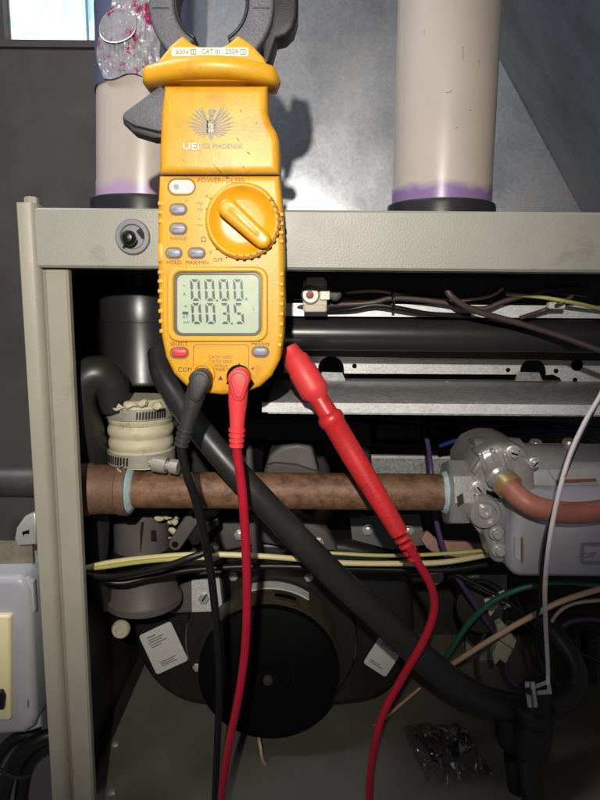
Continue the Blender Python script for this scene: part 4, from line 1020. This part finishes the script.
frame('info_panel', rrect(193, 344.4, 249, 369, 4), rrect(193.6, 345, 248.4, 368.4, 3.6), YL - .0001, .0003, 'print_grey', me_)
for x, y in ((210.5, 198.5), (206.5, 209), (206, 224.5), (209.5, 237), (216.4, 249.5), (226.5, 257.5)):
    knob('dial_mark', x, y, YL, [(0, .9), (.0001, .9), (.0001, 0)], 'print_dark', me_, n=8)
# display
frame('display_surround', rrect(166.5, 266.5, 268, 342, 12), rrect(173.5, 271.8, 261.8, 336.2, 8), YC - .0016, .003, 'meter_yellow', me_, bevel=.0011)
frame('display_rim', rrect(173.8, 272.1, 261.5, 335.9, 7.8), rrect(177, 275, 258.6, 333, 6), YC - .0004, .0012, 'lcd_rim', me_, bevel=.0003)
dp = prism('display', rrect(176.5, 274.6, 259, 333.4, 6), YC - .0001, .001, 'lcd', me_)
def digit(ch, x, y, w, h, t):
    segs = {'0': 'abcdef', '3': 'abcdg', '5': 'acdfg'}[ch]; sk = -.06
    def q(a, b): return (x + a * w - (b - .5) * h * sk * -1 * -1, y + b * h)
    bm = bmesh.new(); tx, ty = t / w, t / h; g = .025
    S = {'a': [(tx * .5 + g, 0), (1 - tx * .5 - g, 0), (1 - tx * 1.3, ty), (tx * 1.3, ty)],
         'd': [(tx * 1.3, 1 - ty), (1 - tx * 1.3, 1 - ty), (1 - tx * .5 - g, 1), (tx * .5 + g, 1)],
         'g': [(tx, .5), (tx * 1.5, .5 - ty * .5), (1 - tx * 1.5, .5 - ty * .5), (1 - tx, .5), (1 - tx * 1.5, .5 + ty * .5), (tx * 1.5, .5 + ty * .5)],
         'f': [(0, ty * .3), (tx, ty * 1.4), (tx, .47 - ty * .4), (tx * .4, .48), (0, .46)],
         'b': [(1, ty * .3), (1 - tx, ty * 1.4), (1 - tx, .47 - ty * .4), (1 - tx * .4, .48), (1, .46)],
         'e': [(0, 1 - ty * .3), (tx, 1 - ty * 1.4), (tx, .53 + ty * .4), (tx * .4, .52), (0, .54)],
         'c': [(1, 1 - ty * .3), (1 - tx, 1 - ty * 1.4), (1 - tx, .53 + ty * .4), (1 - tx * .4, .52), (1, .54)]}
    for s in segs:
        fr = [P(*q(a, b), YC - .0004) for a, b in S[s]]; loops(bm, [fr, [p + Vector((0, .0001, 0)) for p in fr]])
    return link('digit', bm, 'segment', dp, smooth=False)
for i, ch in enumerate('0000'): digit(ch, 190.5 + i * 14.3, 279.2, 9.6, 21.6, 2.5)
for i, ch in enumerate('0035'): digit(ch, 191.5 + i * 14.2, 303, 9.6, 21, 2.5)
for x, y in ((216.2, 299.6), (231.0, 322.6)): prism('decimal_point', rrect(x, y, x + 1.9, y + 1.9, .4, 1), YC - .0004, .0001, 'segment', dp)
for s, x, y, h in (('~', 184, 285.5, 4), ('A', 184.5, 294, 3.2), ('=', 185.5, 306.5, 4), ('AT', 185.5, 317, 3.2), ('kW', 186.5, 322.5, 2.8), ('A', 246.3, 299, 3.4), ('L', 254, 308.5, 2.8)):
    text('display_text', s, x, y, h, YC - .0004, 'segment', dp)
prism('display_text', [(182.4, 311.6), (188.4, 311.6), (188.4, 314.4), (182.4, 314.4)], YC - .0004, .0001, 'segment', dp)
# rotary dial
dl = knob('dial', 243, 221.5, YC + .0002, [(0, 37.5), (.0025, 37.2), (.0040, 36.2), (.0047, 34.6), (.0047, 33.5), (.0043, 32), (.0028, 29), (.0016, 25), (.0010, 20), (.0008, 0)], 'meter_dial', me_, n=72)
hb = soft('handle', capsule(227.5, 207.5, 262.5, 239.5, 10.2, 8.6, 10), YC - .0105, .010, 'meter_dial', dl, r=.0026, seg=5)
soft('handle_inlay', capsule(231.5, 209.8, 257, 233.8, 3.4, 3.0, 8), YC - .0107, .001, 'meter_dial', hb, r=.0003, seg=2)
knob('pointer', 220.6, 202.8, YC - .0044, [(0, 1.9), (.0003, 1.7), (.0003, 0)], 'print_grey', dl, n=14)
for i in range(13):
    a = R(-38 + i * 11.5); x, y = 243 + 35.6 * math.cos(a), 221.5 + 35.6 * math.sin(a)
    d = Vector((math.cos(a), math.sin(a))); t = Vector((-d.y, d.x)); c = Vector((x, y))
    prism('grip_notch', [tuple(c + d * 2 + t * 1.6), tuple(c - d * 2.0 + t * 1.3), tuple(c - d * 2.0 - t * 1.3), tuple(c + d * 2 - t * 1.6)], YC - .0049, .004, 'notch_shade_orange', dl)
# side grip ribs
for y in (201, 210, 219, 270, 279, 289, 299, 309, 319, 329): 
    soft('grip_rib', rrect(157.4 + max(0, y - 300) * .06, y, 163, y + 4.4, 1.4, 3), YC - .0001, .012, 'meter_yellow', me_, r=.0007, seg=2)
for y in (212, 221, 230, 239, 272, 282, 292, 302, 312, 322, 334, 343):
    soft('grip_rib', rrect(278.2 - max(0, y - 330) * .1, y, 283.6 - max(0, y - 320) * .08, y + 4.4, 1.6, 3), YC - .0002, .012, 'meter_yellow', me_, r=.0007, seg=2)
soft('grip_pad', rrect(157.4, 243, 163.5, 262, 2, 3), YC - .0003, .01, 'meter_yellow', me_, r=.0007, seg=2)
# scratch across the shell
for q_ in ([(240, 110), (241, 112)], [(237, 138), (239, 141)], [(243, 166), (244, 168)], [(183, 160), (184, 160.6)], [(256, 123), (257, 123.4)], [(247, 152), (250, 154)]):
    tube('scratch', [(a_, b_, YT) for a_, b_ in q_], .0002, 'print_dark', me_, n=6)
tube('scratch', [(213, 164, YT), (219, 170, YT), (224, 175, YL), (229, 178, YL)], .00012, 'print_dark', me_, n=6)
knob('jack_socket', 203, 374, YC + .0002, [(0, 12.5), (.0012, 12.3), (.0018, 11.4), (.0018, 9), (-.001, 8.6), (-.001, 0)], 'meter_dial', me_, n=36)
knob('jack_socket', 239, 377, YC + .0002, [(0, 12.5), (.0012, 12.3), (.0018, 11.4), (.0018, 9), (-.001, 8.6), (-.001, 0)], 'motor_black', me_, n=36)
prism('jack_flash', [(226, 384), (230, 374), (236.5, 370), (239, 362.5), (241.5, 369), (249, 371.5), (251, 378), (254.5, 384), (250, 389), (240, 386)], YL - .0002, .0004, 'motor_black', me_)

# ------------------------------------------------------------------ test leads
def lead_plug(parent, head, neck, cable0, m, Yh):
    """drop-shaped plug head, tapering boot with strain relief rings"""
    hx, hy = head; nx, ny = neck
    d = (Vector(neck) - Vector(head)).normalized()
    drop = capsule(hx, hy - 1, hx + d.x * 15, hy + d.y * 15, 11.2, 6.5, 10)
    soft('plug_head', drop, Yh, .012, m, parent, r=.0016, seg=3)
    frame('plug_groove_shade', capsule(hx, hy - .5, hx + d.x * 13, hy + d.y * 13, 8.2, 4.0, 10), capsule(hx, hy - .5, hx + d.x * 12.6, hy + d.y * 12.6, 7.3, 3.3, 10), Yh - .0002, .0006, 'groove_' + m, parent)  # darker ring painted on for the shade of a moulded groove
    tube('plug_boot', [(hx + d.x * 4, hy + d.y * 4, Yh + .0062), (hx + d.x * 22, hy + d.y * 22, Yh + .0058), (hx + d.x * 36, hy + d.y * 36, Yh + .0056), (nx, ny, Yh + .0055)], [.0058, .0054, .0046, .0036], m, parent, n=18)
    for i in range(4):
        f = -3 + i * 5.2; p = P(nx + d.x * f - d.x * 14, ny + d.y * f - d.y * 14, Yh + .0055)
        dir_ = P(nx, ny, Yh) - P(hx, hy, Yh)
        lathe('strain_ring', p, dir_, [(0, .0030), (.0003, .0049 - i * .0002), (.0019, .0049 - i * .0002), (.0022, .0030)], m, parent, n=18)
bt = thing('test_lead', P(190, 445, .36), 'black test lead plugged into the left jack of the yellow meter', 'test lead', 'test leads of the meter')
lead_plug(bt, (199, 382), (181.5, 444), None, 'plug_black', YC - .014)
tube('cable', [(182.5, 438, .354), (181.5, 450, .3545), (187, 475, .357), (195.5, 500, .362), (204, 535, .37), (211, 575, .38), (216, 620, .39), (219, 670, .40), (218, 730, .41), (212, 860, .42)], .0026, 'cable_black', bt, n=12, k=8)
rt_ = thing('test_lead', P(300, 820, .38), 'red test lead from the right jack with its red probe beside the meter', 'test lead', 'test leads of the meter')
lead_plug(rt_, (238.5, 381), (236.5, 445), None, 'plug_red', YC - .014)
tube('cable', [(236.5, 438, .354), (237.5, 455, .355), (242, 490, .358), (245.5, 540, .365), (247, 600, .375), (245, 650, .384), (238, 700, .39), (228, 750, .395), (221, 810, .40), (225, 880, .41), (280, 930, .41), (345, 890, .405), (366, 830, .40), (371, 770, .40), (381, 720, .40), (401, 680, .40), (424, 640, .395), (434, 610, .392), (431, 586, .388), (418, 563, .384), (408, 546, .382)], .00285, 'cable_red', rt_, n=12, k=8)
def probe():
    A = P(291, 352, .408); B = P(419, 566, .384); Lp = (B - A).length; d = B - A
    def f(px, py):   # fraction along the handle for a pixel
        return (Vector((px, py)) - Vector((291, 352))).dot(Vector((128, 214))) / (128 ** 2 + 214 ** 2) * Lp
    k = .00067
    h = lathe('probe_handle', A, d, [(f(316, 394), 9 * k), (f(319, 399), 9.5 * k), (f(328, 414), 10.2 * k), (f(329, 416), 12.6 * k), (f(330.5, 418.5), 13.2 * k), (f(332.5, 421.5), 13.2 * k), (f(333.5, 423.5), 12.2 * k), (f(334, 424.5), 11.4 * k), (f(352, 455), 11.6 * k), (f(375, 492), 10.5 * k), (f(396, 527), 9.2 * k), (f(400, 533), 8.6 * k)], 'probe_red', rt_, n=32)
    lathe('probe_shroud', A, d, [(-.004, 4 * k), (-.0035, 8.5 * k), (f(294, 357), 10.5 * k), (f(295.5, 359.5), 12.6 * k), (f(301, 369), 13.2 * k), (f(302.5, 371), 14.2 * k), (f(313, 389), 14.4 * k), (f(315.5, 393), 14.0 * k), (f(317.5, 396.5), 11 * k), (f(319, 399), 9.5 * k)], 'plug_red', rt_, n=32)
    for i in range(5):
        a = f(398 + i * 3.7, 530 + i * 6.3)
        lathe('strain_ring', A + d.normalized() * a, d, [(0, 6 * k), (.0004, (8.8 - i * .55) * k), (.0026, (8.8 - i * .55) * k), (.003, 6 * k)], 'probe_red', rt_, n=20)
    dn = d.normalized(); bm = bmesh.new()
    for t0, cnt, rad in ((f(337, 429), 9, 11.6), (f(362, 471), 7, 11.0), (f(388, 514), 6, 9.8)):
        for row in (-.35, .25):
            for q_ in range(cnt):
                t = t0 + q_ * .0026 + random.uniform(-.0004, .0004)
                c = A + dn * t; u = (-c) - dn * (-c).dot(dn); u.normalize(); v = dn.cross(u)
                n_ = u * math.cos(row) + v * math.sin(row); w_ = dn.cross(n_); pp = c + n_ * (rad * k - .0001)
                hw, hl = random.uniform(.0004, .0009), random.uniform(.0003, .0008)
                q4 = [pp + dn * hl + w_ * hw, pp + dn * hl * random.uniform(-1, 1) - w_ * hw, pp - dn * hl - w_ * hw * .8, pp - dn * hl * .6 + w_ * hw]
                loops(bm, [q4, [x + n_ * .00022 for x in q4]])
    link('moulded_marks', bm, 'groove_plug_red', h, smooth=False)['kind'] = 'stuff'
probe()

# ------------------------------------------------------------------ outside, left of the cabinet
jb = thing('junction_box', P(10, 735, .44), 'grey painted metal junction box with cream plate left of the post', 'electrical box')
YJ = .436
def q(px, py): return (px, py)
soft('box_body', [(-60, 578), (18, 577), (24, 581), (30, 592), (36, 718), (33, 728), (24, 735), (-60, 740)], YJ, .05, 'box_paint', jb, r=.006, seg=5)
soft('corner_ear', [(8, 580), (28, 578), (33, 582), (35, 612), (22, 606), (12, 596)], YJ + .0035, .004, 'box_paint', jb, r=.001, seg=2)
knob('ear_hole', 22.5, 590, YJ + .0032, [(0, 3), (.0001, 3), (.0001, 0)], 'motor_black', jb, n=16)
soft('lower_ear', [(20, 720), (40, 712), (41, 727), (24, 733)], YJ + .012, .004, 'box_paint', jb, r=.001, seg=2)
sb_ = knob('ear_screw', 33, 720, YJ + .0115, [(0, 4), (.0012, 3.6), (.0016, 0)], 'bolt_zinc', jb, n=14)
pl_ = soft('face_plate', rrect(-80, 616, 10.5, 721, 3), YJ - .005, .006, 'plate_cream', jb, r=.002, seg=3)
soft('plate_switch', [(-20, 694), (1, 692), (4, 698), (3, 710), (-20, 712)], YJ - .009, .005, 'knob_black', pl_, r=.001, seg=2)
prism('stamp', [(27, 702), (28.2, 699), (29, 705), (28, 709), (27.3, 706)], YJ - .0003, .0006, 'label_ink', jb)
zp = thing('zinc_mounting_plate', P(10, 577, .46), 'rough speckled zinc plate with a bright clip just above the junction box', 'plate')
prism('plate', [(-60, 541), (32, 543), (34, 585), (-60, 582)], .46, .004, 'zinc_rough', zp)
soft('clip', [(14, 540), (16, 528), (24, 517), (36, 512), (36, 545), (18, 546)], .452, .006, 'bolt_zinc', zp, r=.002, seg=3)
prism('clip_slot', [(22, 532), (29, 530), (29, 534), (25, 534), (23, 536)], .4516, .0006, 'motor_black', zp)
for i, (pts, lab) in enumerate((([(60, 732, .47), (40, 739, .465), (22, 752, .462), (10, 772, .46), (2, 800, .46), (-4, 850, .46)], 'outer thick black cable curving down from behind the post under the junction box'),
                                ([(62, 742, .475), (42, 751, .472), (29, 765, .47), (22, 790, .468), (18, 850, .466)], 'inner thick black cable curving down beside the post under the junction box'),
                                ([(40, 733, .485), (18, 738, .482), (2, 752, .48), (-10, 775, .48)], 'uppermost black cable close under the bottom of the junction box'))):
    tag(tube('cable', pts, (.0062, .0058, .0055)[i], 'cable_black', n=16), lab, 'cable')
tag(tube('cable_tie', [(0, 769, .452), (10, 776, .4505), (22, 778, .452), (30, 776, .455)], .0016, 'rubber_black', n=8), 'black cable tie round the cables at the lower left corner', 'cable tie')
